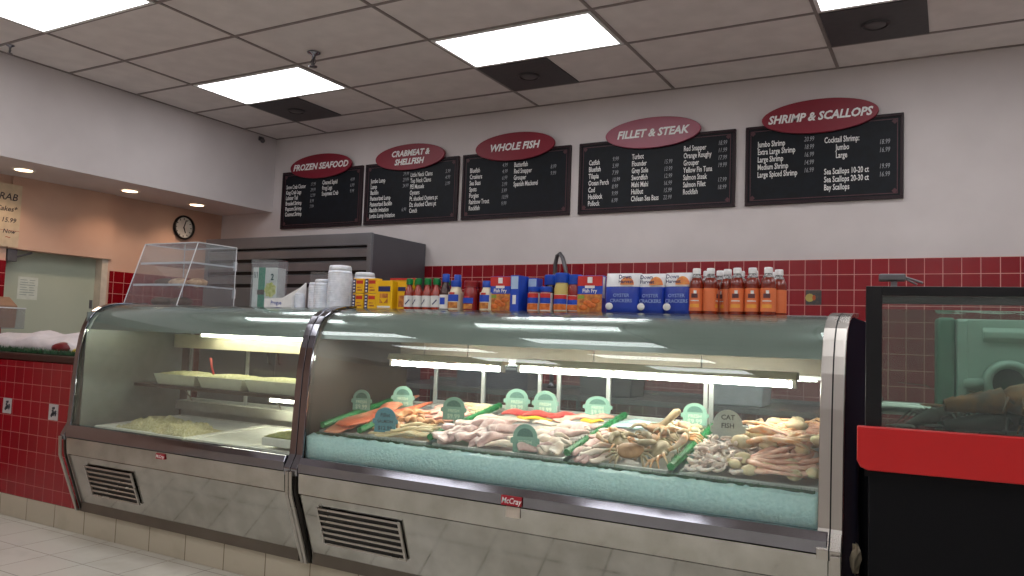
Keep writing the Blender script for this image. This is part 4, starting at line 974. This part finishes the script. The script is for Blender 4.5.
# leaflet box with tray
t = empty('glove_box_dispenser', (-3.52, 3.36, ZD), 'tall white and green carton with yellow green picture in a clear holder', 'carton')
M_cw = mat('carton_white', 'd6dcd6', .5); M_cg = mat('carton_green', '1f8a6c', .5)
t.scale = (.84, .9, 1.05); Rz = Matrix.Rotation(.25, 4, 'Z')
b = MB(); b.box(-.115, .075, -.05, .05, 0, .225, Rz); b.build('carton', M_cw, t, bevel=.002)
b = MB(); b.box(-.070, -.018, -.0515, -.0502, .0, .225, Rz); b.build('green_panel', M_cg, t)
b = MB(); b.box(-.075, -.02, -.0525, -.0517, .072, .10, Rz); b.build('dark_band', mat('carton_band', '3a2c24', .6), t)
b = MB()
for k in range(3): b.box(-.108+.012*k, -.103+.012*k, -.0515, -.0502, .165, .20, Rz)
b.text('2', .05, .045, -.0515, .155, bold=.001, dirx=Rz @ Vector((1, 0, 0))) 
b.build('print', mat('carton_print', '2c4a4c', .6), t)
b = MB(); b.prism([(.025+.04*math.cos(2*PI*k/14)*(1+.2*(k % 2)), .10+.038*math.sin(2*PI*k/14)*(1+.2*(k % 2))) for k in range(14)], -.0515, -.0502, 'y', Rz); b.build('green_picture', mat('carton_picture', 'a8b440', .6, c2='d8d890', scale=60), t)
b = MB(); b.box(-.125, .085, -.058, -.055, .0, .27, Rz); b.box(-.125, .085, .055, .058, 0, .27, Rz); b.box(-.125, -.122, -.055, .055, 0, .27, Rz); b.box(.082, .085, -.055, .055, 0, .27, Rz); b.build('clear_holder', M_acry, t)
t = empty('white_tray_box', (-3.36, 3.30, ZD), 'low white open tray with blue word lying before the carton', 'tray')
b = MB(); b.prism([(-.11, 0), (.10, 0), (.10, .06), (-.11, .05)], -.035, -.031, 'y'); b.prism([(-.11, 0), (.10, 0), (.10, .15), (.05, .12), (-.11, .05)], .075, .08, 'y'); b.box(-.11, .10, -.031, .075, 0, .004); b.prism([(-.031, 0), (.075, 0), (.075, .15), (-.031, .06)], .096, .10)
b.build('tray', M_white, t)
b = MB(); b.text('Progue', .03, -.06, -.0355, .018, bold=.0006); b.build('lettering', mat('blue_ink', '1c3c98', .6), t)
t = empty('acrylic_holder', (-3.19, 3.44, ZD), 'clear acrylic leaflet holder behind the short container stack', 'holder')
b = MB(); b.box(-.10, .10, 0, .004, 0, .22); b.box(-.10, .10, -.05, 0, 0, .004); b.build('sheet', M_acry, t)
# nested container stacks
M_pp = mat('frosted_plastic', 'dfe3ea', .35, c2='ccd2da', scale=30, sss=.35)
def stack(x, y, r, h, lab, dome=True):
    t = empty('container_stack', (x, y, ZD), lab, 'containers', 'stacks of nested plastic containers')
    n = max(3, int(h/.014)); prof = []
    for k in range(n):
        z = h*.86*k/n; prof += [(r*.985, z), (r*1.0, z+.003), (r*1.0, z+.006), (r*.975, z+.008)]
    b = MB(); b.lathe(prof+[(r*.96, h*.87)], 24); b.build('rims', M_pp, t, smooth=True)
    b = MB(); b.lathe([(r*.955, h*.865), (r*.93, h*.95), (r*.86, h*.99), (r*.6, h), (0, h)], 24); b.build('top_container', M_pp, t, smooth=True)
for x, y, r, h, l in ((-3.24, 3.31, .030, .085, 'shortest stack of frosted plastic cups beside the white tray'), (-3.165, 3.37, .050, .150, 'low stack of frosted plastic cups, second from the left'), (-3.085, 3.33, .050, .165, 'frosted plastic container stack, middle of the group'), (-3.02, 3.42, .055, .205, 'frosted plastic container stack just left of the tallest one'),
                      (-2.965, 3.33, .066, .242, 'tallest rounded stack of frosted plastic containers'), (-2.905, 3.47, .06, .215, 'white container stack behind the tallest one, next to the yellow tins')):
    stack(x, y, r, h, l)

def slab(parent, name, m, x0, x1, y0, y1, z0, z1, bevel=.0): b = MB(); b.box(x0, x1, y0, y1, z0, z1); return b.build(name, m, parent, bevel=bevel)
M_y = mat('tin_yellow', 'e6b81c', .3, 0, c2='dca810', scale=10); M_nb = mat('tin_navy', '26285c', .35); M_rd = mat('print_red', 'c02a24', .4); M_or = mat('print_orange', 'd8742a', .5, c2='b8561c', scale=60); M_bl = mat('print_blue', '1d46b4', .35); M_wh = mat('print_white', 'e6e4e0', .45); M_br = mat('print_brown', '9c5426', .5, c2='d08a3c', scale=50)
YP = 3.30
tin0 = None
for i, x in enumerate((-2.785, -2.70)):
    for j in (0, 1):
        lab = '%s yellow seasoning tin with navy side, %s of its pile of two' % (['leftmost', 'second column'][i], ['bottom', 'top'][j])
        if tin0 is None:
            t = empty('seasoning_tin', (0, 0, 0), lab, 'tin', 'yellow seasoning tins')
            slab(t, 'tin', M_y, -.038, .038, -.025, .025, 0, .081, .003); slab(t, 'navy_panel', M_nb, -.037, -.016, -.0262, -.0252, .004, .077)
            slab(t, 'lid', M_nb, -.02, .02, -.018, .018, .0811, .0838) if False else None
            b = MB(); 
            for k in range(4): b.box(-.033, -.022, -.0272, -.0263, .010+k*.017, .018+k*.017)
            b.build('white_print', M_wh, t)
            b = MB(); b.box(-.012, .032, -.0262, -.0252, .052, .070); b.build('banner', M_rd, t)
            b = MB(); b.box(-.008, .028, -.0262, -.0252, .014, .022); b.box(-.008, .02, -.0262, -.0252, .030, .035); b.build('small_print', M_br, t)
            tin0 = t; o = t
        else: o = dup(tin0, label=lab)
        o.location = (x, YP, ZD+.0005+j*.083)
def carton(x, y, w, d, h, base, parts, lab, name='carton', cat='box', rz=0.):
    t = empty(name, (x, y, ZD), lab, cat, rz=rz); slab(t, 'box', base, -w/2, w/2, -d/2, d/2, 0, h, .002)
    for k, (nm, m, a, c, z0, z1) in enumerate(parts): slab(t, nm, m, -w/2+a*w, -w/2+c*w, -d/2-.0012-.0004*k, -d/2-.0002, z0*h, z1*h)
    return t
t = carton(-2.608, YP, .108, .05, .152, M_y, [('window', M_br, .25, .75, .22, .55), ('banner', M_nb, .15, .88, .62, .80), ('bottom_panel', M_wh, .12, .9, .06, .12)], 'large yellow breading box with brown window, right of the yellow tins')
b = MB(); b.prism([(-.027, .06), (.027, .06), (0, .03)], -.0285, -.0275, 'y'); b.build('window_shape', M_y, t)
carton(-2.515, YP+.03, .06, .05, .150, M_y, [('banner', M_nb, .1, .9, .66, .80), ('print', M_br, .2, .8, .1, .5)], 'narrow yellow breading box half hidden between the large yellow box and hot sauces')
carton(-2.58, 3.42, .17, .05, .175, mat('old_yellow', 'c8a018', .4), [('top_edge', M_rd, 0, 1, .94, 1.0)], 'taller yellow box with red top edge standing behind the breading boxes')

M_gcap = mat('green_cap', '0c7a3c', .35); M_hot = mat('hot_sauce', '98280f', .2, coat=.5, c2='7c1e0c'); M_lab = mat('label_white', 'dcdcd8', .5); M_bcap = mat('blue_cap', '1a48b0', .3); M_tart = mat('tartar_sauce', 'e2d8bc', .3, coat=.4); M_cock = mat('cocktail_sauce', '8a1416', .2, coat=.5); M_worc = mat('dark_sauce', '34140c', .2, coat=.5); M_rcap = mat('red_lid', '8e1c20', .3)
def lathe_part(t, name, prof, m, seg=18, smooth=True): b = MB(); b.lathe(prof, seg); return b.build(name, m, t, smooth='auto' if smooth else False)
def hotsauce():
    t = empty('hot_sauce_bottle', (0, 0, 0), '', 'bottle', 'green capped hot sauce bottles')
    lathe_part(t, 'bottle', [(.024, .0), (.0265, .003), (.0265, .085), (.022, .10), (.013, .118), (.012, .135)], M_hot)
    lathe_part(t, 'cap', [(.0165, .1301), (.0185, .134), (.0180, .160), (.012, .163), (0, .163)], M_gcap)
    o = lathe_part(t, 'label', [(.0268, .015), (.0272, .0155), (.0272, .072), (.0268, .0725)], M_lab)
    b = MB()
    for a in (0, 1): b.add([(-.012, -.0279, .03), (.010, -.0279, .055), (.014, -.0279, .05), (-.008, -.0279, .026)], [(0, 1, 2, 3)]) if a == 0 else None
    b.build('dark_print', M_nb, o)
    return t
hs = hotsauce(); used = False
k = 0
for row, xs_ in ((0, (-2.452, -2.395, -2.338, -2.283)), (1, (-2.455, -2.392, -2.33, -2.27))):
    for i, x in enumerate(xs_):
        lab = 'green capped hot sauce bottle, %s from the left in the %s row' % (ORD[i], ['front', 'back'][row])
        o = hs if not used else dup(hs); used = True
        o['label'] = lab; o.location = (x, YP-.012+row*.075, ZD+.0002); o.rotation_euler = (0, 0, random.uniform(-.5, .5))
def jar(nm, lab, x, y, h, r, liquid, cap, lcol, caph=.03, neck=.75, shoulder=.72, lab0=.08, lab1=.55, parts=(), mid=None):
    t = empty(nm, (x, y, ZD+.0002), lab, 'jar' if 'jar' in nm else 'bottle'); hb = h-caph
    lathe_part(t, 'bottle', [(r*.93, 0), (r, .004), (r, hb*shoulder), (r*.95, hb*(shoulder+.08)), (r*neck, hb*.96), (r*neck, hb)], liquid)
    lathe_part(t, 'cap', [(r*neck*1.08, hb+.0003), (r*neck*1.12, hb+.003), (r*neck*1.12, h-.003), (r*neck*1.02, h), (0, h)], cap)
    l0, l1 = hb*lab0, hb*lab1
    o = lathe_part(t, 'label', [(r*1.005, l0), (r*1.02, l0+.0006), (r*1.02, l1-.0006), (r*1.005, l1)], lcol)
    for k, (pn, m, z0, z1, aw) in enumerate(parts):
        b = MB(); b.lathe([(r*1.03+.0005*k, l0+(l1-l0)*z0), (r*1.045+.0005*k, l0+(l1-l0)*z0+.0005), (r*1.045+.0005*k, l0+(l1-l0)*z1-.0005), (r*1.03+.0005*k, l0+(l1-l0)*z1)], 10, a0=-PI/2-aw, a1=-PI/2+aw); b.build(pn, m, o, smooth='auto')
    return t
Lp = (('blue_banner', M_bl, .45, .85, .9), ('food_picture', M_br, .05, .40, .8), ('red_mark', M_rd, .86, .98, .4))
jar('sauce_bottle', 'dark red sauce bottle with tall blue cap, left of the cream sauce jars', -2.235, YP+.0, .185, .030, M_worc, M_bcap, M_wh, .042, .55, .6, .06, .55, (('blue_patch', M_bl, .3, .8, .5),))
jar('sauce_bottle', 'dark sauce bottle with blue cap standing behind the first cream sauce jar', -2.23, YP+.10, .19, .030, M_worc, M_bcap, M_wh, .045, .55, .6)
jar('tartar_sauce_jar', 'cream tartar sauce jar with blue cap, left of the red sauce jar', -2.165, YP-.01, .150, .038, M_tart, M_bcap, M_tart, .032, .62, .62, .06, .78, Lp)
jar('tartar_sauce_jar', 'cream tartar sauce jar with blue cap partly hidden behind the red sauce jar', -2.125, YP+.08, .150, .036, M_tart, M_bcap, M_tart, .032, .62, .62, .06, .78, Lp)
jar('cocktail_sauce_jar', 'dark red cocktail sauce jar with red lid, in front between the cream jars', -2.078, YP-.01, .148, .036, M_cock, M_rcap, M_cock, .030, .85, .75, .05, .62, Lp)
jar('cocktail_sauce_jar', 'dark red cocktail sauce jar with red lid, the right one of the close pair', -2.035, YP+.045, .150, .034, M_cock, M_rcap, M_cock, .030, .85, .75, .05, .62, ())
jar('tartar_sauce_jar', 'cream tartar sauce jar with blue cap standing left of the fried fish box', -1.985, YP-.01, .148, .033, M_tart, M_bcap, M_tart, .032, .62, .62, .06, .78, Lp)
def fishbox(x, y, w, d, h, lab, txt, red):
    t = empty('breading_box', (x, y, ZD), lab, 'box')
    slab(t, 'box', M_bl, -w/2, w/2, -d/2, d/2, 0, h, .002)
    slab(t, 'picture_panel', M_br, -w/2, w/2, -d/2-.001, -d/2-.0002, .03*h, .50*h)
    if red: slab(t, 'red_top', M_rd, -w/2, w/2, -d/2-.001, -d/2-.0002, .72*h, .99*h)
    slab(t, 'emblem', M_wh, -.012, .012, -d/2-.002, -d/2-.0011, .80*h, .96*h); slab(t, 'white_banner', M_wh, -.024, .024, -d/2-.002, -d/2-.0011, .66*h, .73*h)
    b = MB()
    for k in range(4): b.ell((-.03+.02*k, -d/2-.0012, .14*h+.016*(k % 2)+.01*k*.5), (.022, .002, .012), 10, 6)
    b.build('fried_fish_picture', M_or, t, smooth=True)
    b = MB(); b.box(-w/2+.004, -w/2+.035, -d/2-.0018, -d/2-.0011, .38*h, .47*h); b.build('lettuce_picture', mat('lettuce', '7f9a3a', .6), t)
    if txt: b = MB(); b.text(txt, .024, 0, -d/2-.0022, .545*h, align='CENTER', bold=.0006, xs=.95); b.build('lettering', M_wh, t)
    slab(t, 'side_panel', M_wh, w/2+.0002, w/2+.001, -d/2+.005, -d/2+.03, .4*h, .97*h)
    return t
fishbox(-1.905, YP+.005, .112, .045, .170, 'blue breading box with fried fish picture and red white emblem, the left of two', 'Fish Fry', True)
t = carton(-1.808, YP+.0, .045, .10, .172, M_bl, [('pale_top', mat('pale_blue_panel', 'a8c0dc', .4), .08, .92, .62, .97), ('white_print', M_wh, .3, .7, .2, .45)], 'narrow blue carton with pale top standing edge on, right of the fried fish box')
t = carton(-1.755, YP+.06, .05, .06, .165, M_bl, [('pale_top', mat('pale_blue_panel', 'a8c0dc'), .08, .92, .62, .97)], 'second narrow blue carton with pale top behind the small jars')
Lj = (('red_band', M_rd, .72, .98, 1.1), ('blue_banner', M_bl, .42, .72, 1.1), ('food_picture', M_or, .05, .4, 1.0))
jar('seafood_sauce_jar', 'short red and blue labelled jar, first right of the narrow cartons', -1.717, YP-.02, .118, .030, M_cock, M_bcap, M_wh, .024, .9, .8, .05, .95, Lj)
jar('seafood_sauce_jar', 'short red and blue labelled jar, second right of the narrow cartons', -1.652, YP-.02, .118, .030, M_cock, M_bcap, M_wh, .024, .9, .8, .05, .95, Lj)
jar('sauce_bottle', 'tall brown sauce bottle with wide blue cap, left one of three beneath the faucet', -1.665, YP+.055, .180, .036, M_worc, M_bcap, M_cock, .048, .86, .8, .05, .5, ())
jar('sauce_bottle', 'tall yellow sauce bottle with wide blue cap, beneath the faucet', -1.580, YP-.005, .183, .036, mat('mustard_sauce', 'c8b464', .3, coat=.4), M_bcap, M_wh, .046, .86, .8, .05, .6, Lj)
jar('sauce_bottle', 'tall red sauce bottle with wide blue cap, left of the breading box', -1.520, YP+.01, .176, .036, M_cock, M_bcap, M_wh, .046, .86, .8, .05, .6, Lj)
jar('sauce_bottle', 'tall dark sauce bottle with blue cap hidden behind the yellow one', -1.605, YP+.10, .182, .034, M_worc, M_bcap, M_cock, .046, .86, .8, .05, .5, ())
fishbox(-1.432, YP+.0, .122, .045, .170, 'red and blue breading box with orange fried fish, beside the cracker bags', 'Fish Fry', True)
# cracker bags
M_bagb = mat('bag_blue', '2242a8', .3, c2='183294', scale=12, bump=.1); M_bagw = mat('bag_white', 'd8dadc', .35)
def bag(x, y, w, h, lab, rz, tx):
    t = empty('cracker_bag', (x, y, ZD), lab, 'bag', 'blue and white cracker bags', rz=rz)
    def body(z0, z1, m, nm):
        b = MB(); n = 14; k = 28; prof = []
        for i in range(n+1):
            z = z0+(z1-z0)*i/n; q = z/h; d = .045*(math.sin(PI*min(1, .18+.82*q)**1.0)**.5 if q < .98 else .15); d = max(d, .006)
            if q < .04: d *= .85
            prof.append([(w/2*math.copysign(abs(math.cos(a))**.55, math.cos(a)), d*math.copysign(abs(math.sin(a))**.8, math.sin(a)), z) for a in [2*PI*j/k for j in range(k)]])
        vs = [p for r in prof for p in r]; fs = [(i*k+j, i*k+(j+1) % k, (i+1)*k+(j+1) % k, (i+1)*k+j) for i in range(n) for j in range(k)]+[tuple(range(k-1, -1, -1)), tuple(n*k+j for j in range(k))]
        b.add(vs, fs); return b.build(nm, m, t, smooth='auto')
    body(.001, h*.66, M_bagb, 'blue_body'); body(h*.66, h, M_bagw, 'white_top')
    b = MB(); b.text('Down', .024, -w*.36+tx, -.047, h*.85, bold=.0006); b.text('Harvest', .021, -w*.36+tx, -.048, h*.74, bold=.0005); b.build('lettering', M_nb, t)
    b = MB(); n = 12; b.prism([(.030+.032*math.cos(PI*k/n), h*.70+.036*math.sin(PI*k/n)) for k in range(n+1)], -.0468, -.0452, 'y'); b.build('sun_picture', mat('sun_orange', 'e0a050', .5, c2='d86a48', scale=40), t)
    b = MB(); b.text('OYSTER', .021, .004, -.0478, h*.40, align='CENTER', bold=.0004); b.text('CRACKERS', .021, .004, -.0478, h*.27, align='CENTER', bold=.0004); b.build('white_lettering', mat('pale_print', '8fa4d8', .5), t)
    b = MB(); b.ell((-w*.32, -.0440, h*.17), (.018, .004, .016), 12, 8); (b.v or 1) and b.build('cracker_picture', M_lab, t, smooth=True)
bag(-1.275, YP+.0, .165, .180, 'blue and white bag of crackers, left of the three, with round cracker picture', .0, .05)
bag(-1.140, YP+.01, .125, .178, 'blue and white bag of crackers, middle of the three', -.1, 0)
bag(-1.020, YP+.0, .125, .180, 'blue and white bag of crackers, right of the three, next to the orange bottles', -.1, 0)
# orange bottles
M_am = mat('amber_sauce', '7a2410', .15, coat=.6, c2='6a1c0c'); M_ol = mat('label_orange', 'dc7848', .4, c2='d06a3c', scale=8); M_em = mat('emblem_dark', '5a3236', .5); M_cap = mat('white_cap', 'f0f0f0', .35); M_sh = mat('shrink_band', '2a2628', .3, c2='b0b0b0', scale=120)
def obottle():
    t = empty('sauce_bottle', (0, 0, 0), '', 'bottle', 'orange labelled sauce bottles with white caps')
    lathe_part(t, 'bottle', [(.030, 0), (.0335, .004), (.0335, .128), (.032, .138), (.024, .155)], M_am, 20)
    lathe_part(t, 'neck_band', [(.0245, .1552), (.0235, .158), (.017, .168), (.016, .172)], M_sh, 20)
    lathe_part(t, 'cap', [(.018, .1722), (.019, .175), (.0185, .193), (.016, .196), (0, .196)], M_cap, 20)
    o = lathe_part(t, 'label', [(.0337, .015), (.0344, .0155), (.0344, .110), (.0337, .1105)], M_ol, 20)
    def band(nm, m, z0, z1, aw, c=0): b = MB(); b.lathe([(.0346, z0), (.0350, z0+.0004), (.0350, z1-.0004), (.0346, z1)], 8, a0=-PI/2-aw+c, a1=-PI/2+aw+c); b.build(nm, m, o, smooth='auto')
    band('dark_emblem', M_em, .070, .088, .45); band('pale_emblem', M_lab, .088, .101, .2, .1); band('yellow_banner', mat('label_yellow', 'e8a03c', .4), .030, .044, .65); band('white_line', M_lab, .056, .060, .6)
    return t
ob = obottle(); ob.scale = (.90, .90, 1); used = False
spots = [(-.942, YP-.02, 0), (-.882, YP-.02, 1.6), (-.824, YP+.03, -.9), (-.772, YP-.02, 0), (-.710, YP-.02, .1), (-.645, YP-.03, 0)]
for i, (x, y, rz) in enumerate(spots):
    o = ob if not used else dup(ob); used = True
    o.location = (x, y, ZD+.0002); o.rotation_euler = (0, 0, rz); o['label'] = 'orange labelled sauce bottle with white cap, %s from the left in the front row' % ORD[i]
for i, (x, y) in enumerate(((-.93, 3.40), (-.87, 3.39), (-.79, 3.42), (-.73, 3.40), (-.67, 3.40), (-.655, 3.475), (-.622, 3.37))):
    o = dup(ob); o.location = (x, y, ZD+.0002); o.rotation_euler = (0, 0, rf.uniform(-1.5, 1.5)); o['label'] = 'orange labelled sauce bottle with white cap, %s from the left in the back row' % ORD[i]

# ------------------------------------------------------------ lobster tank
RT = math.radians(5)
tk = empty('lobster_tank', (-.225, 2.60, 0), 'black framed lobster tank with a red band on a black stand at the right', 'tank', rz=RT)
TW, TD = 1.30, .46; zb, zt = 1.085, 1.507
M_red = mat('red_band_paint', 'b80c10', .35, c2='b00a0e', scale=3)
b = MB(); b.box(.012, TW, .012, TD-.01, .001, .935); b.build('stand', M_blackm, tk)
b = MB(); b.prism([(-.022+.03, .957), (TW+.02, .957), (TW+.02, 1.087), (-.022, 1.087), (-.022, .985), (-.012, .965)], -.022, .0, 'y'); b.build('red_band', M_red, tk, bevel=.004)
b = MB(); b.box(.0, TW, .002, TD, .936, 1.075); b.build('tank_floor', M_blackm, tk)
b = MB()
P_ = .045
for x in (0, TW-P_):
    b.box(x, x+P_, .0, .02, 1.0755, zt); b.box(x, x+.02, .0205, TD, zt-.03, zt)
    b.box(x, x+.02, TD-.03, TD, 1.0755, zt-.0305)
b.box(P_, TW-P_, 0, .02, zt-.028, zt); b.box(.0205, TW-.0205, TD-.02, TD, zt-.028, zt)
b.build('frame', M_black, tk, bevel=.002)
M_tg = thin_glass('tank_glass', 'e8f0ec', 1.45, milk=.015)
b = MB(); b.box(P_, TW-P_, .006, .011, 1.0755, zt-.029); b.build('front_pane', M_tg, tk)
b = MB(); b.box(.002, .007, .0215, TD-.031, 1.0755, zt-.031); b.build('side_pane', M_tg, tk)
M_water = thin_glass('tank_water', 'dcebe4', 1.33, milk=.02)
b = MB(); n = 30
lump(b, .009, TW-.022, .013, TD-.010, 1.0765, lambda u, v: .362+.0015*math.sin(u*40)*math.sin(v*20), 40, 10, 3, .0); b.build('water', M_water, tk, smooth='auto')
M_tp = mat('aged_white_plastic', 'c8d4ce', .4, c2='bac8c0', scale=3)
b = MB(); b.box(.27, TW-.03, .30, .44, 1.078, 1.425); b.prism([(.30, 1.40), (.272, 1.385), (.272, 1.365), (.30, 1.35)], .34, TW-.03); b.prism([(.300, 1.078), (.292, 1.078), (.292, 1.42), (.300, 1.42)], .27, .30)
b.build('filter_wall', M_tp, tk, bevel=.008)
b = MB(); b.box(.215, .268, .33, .44, 1.078, 1.43); b.build('corner_column', mat('column_plastic', '6f9482', .5), tk, bevel=.01)
b = MB(); My = Matrix.Translation((.41, .292, 1.225)) @ Matrix.Rotation(PI/2, 4, 'X'); b.lathe([(.045, .0), (.048, .035), (.058, .045), (.070, .035), (.074, .0)], 32, My)
b.tube([(.34, .275, 1.222), (.30, .272, 1.218), (.285, .272, 1.218)], [.016, .018, .012], 10); b.build('drain_fitting', M_tp, tk, smooth=True)
b = MB(); b.lathe([(0, .003), (.045, .003)], 32, My); b.build('drain_hole', mat('drain_dark', '4c6c60', .6), tk)
M_lob = mat('lobster_shell', 'b4662c', .35, c2='5a2e14', scale=25, bump=.3); M_lob2 = mat('lobster_dark', '24221c', .35, c2='12120f', scale=25, bump=.3)
def lobster(x, y, z, yaw, s, m, lab):
    t = empty('lobster', (0, 0, 0), lab, 'lobster', 'lobsters in the tank')
    b = MB(); b.tube([(.0, 0, .0), (.02, 0, .004), (.06, 0, .008), (.10, 0, .006), (.125, 0, .0), (.14, 0, .002)], [.018*s, .026*s, .031*s, .027*s, .015*s, .003], 12); b.build('carapace', m, t, smooth=True)
    b = MB()
    for k in range(6): b.tube([(-.022*k, 0, -.003*k), (-.022*k-.024, 0, -.003*k-.003)], [(.026-.002*k)*s, (.021-.002*k)*s], 12)
    b.build('tail', m, t, smooth='auto')
    b = MB()
    for a in (-.6, -.3, 0, .3, .6): b.tube([(-.135, 0, -.018), (-.155, .020*math.sin(a)*1.3, -.02), (-.185, .05*math.sin(a)*1.3, -.02)], [.006, .013, .004], 6, flat=.35)
    b.build('tail_fan', m, t, smooth=True)
    for sg in (-1, 1):
        b = MB(); b.tube([(.11, sg*.02, 0), (.14, sg*.055, .0), (.17, sg*.06, .0), (.205, sg*.055, 0), (.245, sg*.04, 0)], [.008, .011, .022*s, .026*s, .006], 10, flat=.6); b.tube([(.20, sg*.035, 0), (.235, sg*.022, 0), (.255, sg*.03, 0)], [.012, .009, .002], 8, flat=.6); b.build('claw', m, t, smooth=True)
        for k in range(4):
            b = MB(); x0 = .09-.022*k; b.tube([(x0, sg*.02, -.005), (x0+.01-.012*k, sg*.055, .012), (x0+.015-.02*k, sg*.085, -.024)], [.005, .0042, .0015], 6); b.build('leg', m, t, smooth=True)
        b = MB(); b.tube([(.135, sg*.008, .006), (.18, sg*.04, .05), (.20, sg*.10, .075), (.19, sg*.18, .08)], [.0025, .002, .0015, .0008], 5); b.build('antenna', m, t, smooth=True)
    M = Matrix.Translation((-.225, 2.60, 0)) @ Matrix.Rotation(RT, 4, 'Z') @ Matrix.Translation((x, y, z)) @ Matrix.Rotation(yaw, 4, 'Z')
    t.location = M.to_translation(); t.rotation_euler = M.to_euler(); t.scale = (1.15, 1.15, 1.15); return t
zf = 1.0765
lobster(.37, .11, zf+.100, .1, 1.4, M_lob, 'brown orange lobster lying on top of the pile at the right of the tank')
lobster(.36, .13, zf+.040, .3, 1.1, M_lob2, 'dark lobster under the brown one, its body nearest the middle of the tank')
lobster(.55, .15, zf+.036, 2.8, 1.1, M_lob, 'brown lobster at the far right of the tank')
lobster(.19, .21, zf+.036, 1.1, .8, mat('lobster_grey', '4c4038', .45, c2='3a302a', scale=25), 'small greyish lobster with raised feelers at the left end of the tank')
t = empty('clip_bracket', (-.163, 2.85, 1.5085), 'grey metal hood bracket sitting on top of the tank frame', 'bracket', rz=RT); t.scale = (.75, .75, .75)
b = MB(); b.box(-.06, .045, -.03, .03, .045, .075); b.build('head', M_gray, t, bevel=.006)
b = MB(); b.box(-.012, .012, -.02, .02, .0005, .045); b.build('post', M_gray, t); b = MB(); b.tube([(.04, -.01, .062), (.11, -.03, .035)], .005); b.tube([(.04, .01, .058), (.09, .0, .03)], .004); b.build('arm', M_gray, t)
# clutter and dark filler in the gap between case and tank
t = empty('water_pipe', (-.295, 3.95, 0), 'silver water pipe with fittings in the gap between fish case and tank', 'pipe')
b = MB(); b.lathe([(.03, .001), (.03, .02), (.018, .03), (.018, 1.02), (.03, 1.03), (.03, 1.10), (.018, 1.11), (.018, 1.2)], 14); b.build('riser', M_chrome, t, smooth='auto')
b = MB(); b.tube([(0, 0, 1.06), (.10, 0, 1.06), (.25, 0, 1.06)], .03, 12); b.build('coupling', M_steel, t, smooth='auto')
t = empty('dark_gap_filler', (-.296, 3.42, 0), 'added black upright tubes darkening the gap between fish case and tank', 'filler_tube')  # black tubes added to darken the gap where red tiles showed through
b = MB(); b.tube([(0, 0, .001), (.004, .02, .4), (-.002, 0, .7), (.0, .01, .97)], .022, 10); b.build('filler_tube', M_blackm, t, smooth='auto')
b = MB(); b.tube([(.035, .08, .001), (.03, .06, .4), (.036, .08, .7), (.028, .08, .99)], .024, 10); b.build('filler_tube', M_blackm, t, smooth='auto')
t = empty('crumpled_cup', (-.305, 2.98, .60), 'pale crumpled paper wedged in the gap beside the fish case', 'paper')
b = MB(); b.ell((0.02, 0, 0), (.016, .03, .045), 8, 6, jit=.3); b.build('paper', mat('wad', 'a89c84', .8), t)

# ------------------------------------------------------------ world, camera, render look
w = bpy.data.worlds.new('world'); bpy.context.scene.world = w; w.use_nodes = True
w.node_tree.nodes['Background'].inputs[0].default_value = (.8, .85, 1, 1); w.node_tree.nodes['Background'].inputs[1].default_value = .15
cam = bpy.data.cameras.new('camera'); co = bpy.data.objects.new('camera', cam); COL.objects.link(co)
y_, p_, r_ = -.5110, .0640, .0360; F = 784.9
f = Vector((math.sin(y_)*math.cos(p_), math.cos(y_)*math.cos(p_), math.sin(p_))); rt = Vector((math.cos(y_), -math.sin(y_), 0)); up = rt.cross(f)
rt2 = math.cos(r_)*rt+math.sin(r_)*up; up2 = -math.sin(r_)*rt+math.cos(r_)*up
M = Matrix((rt2, up2, -f)).transposed().to_4x4(); M.translation = Vector((0, 0, CH)); co.matrix_world = M
cam.sensor_width = 36; cam.lens = F*36/1024; cam.clip_start = .05
bpy.context.scene.camera = co
bpy.context.scene.cycles.transparent_max_bounces = 24
vs = bpy.context.scene.view_settings
vs.view_transform = 'Standard'; vs.look = 'None'; vs.gamma = 1; vs.use_curve_mapping = False; vs.exposure = -.3
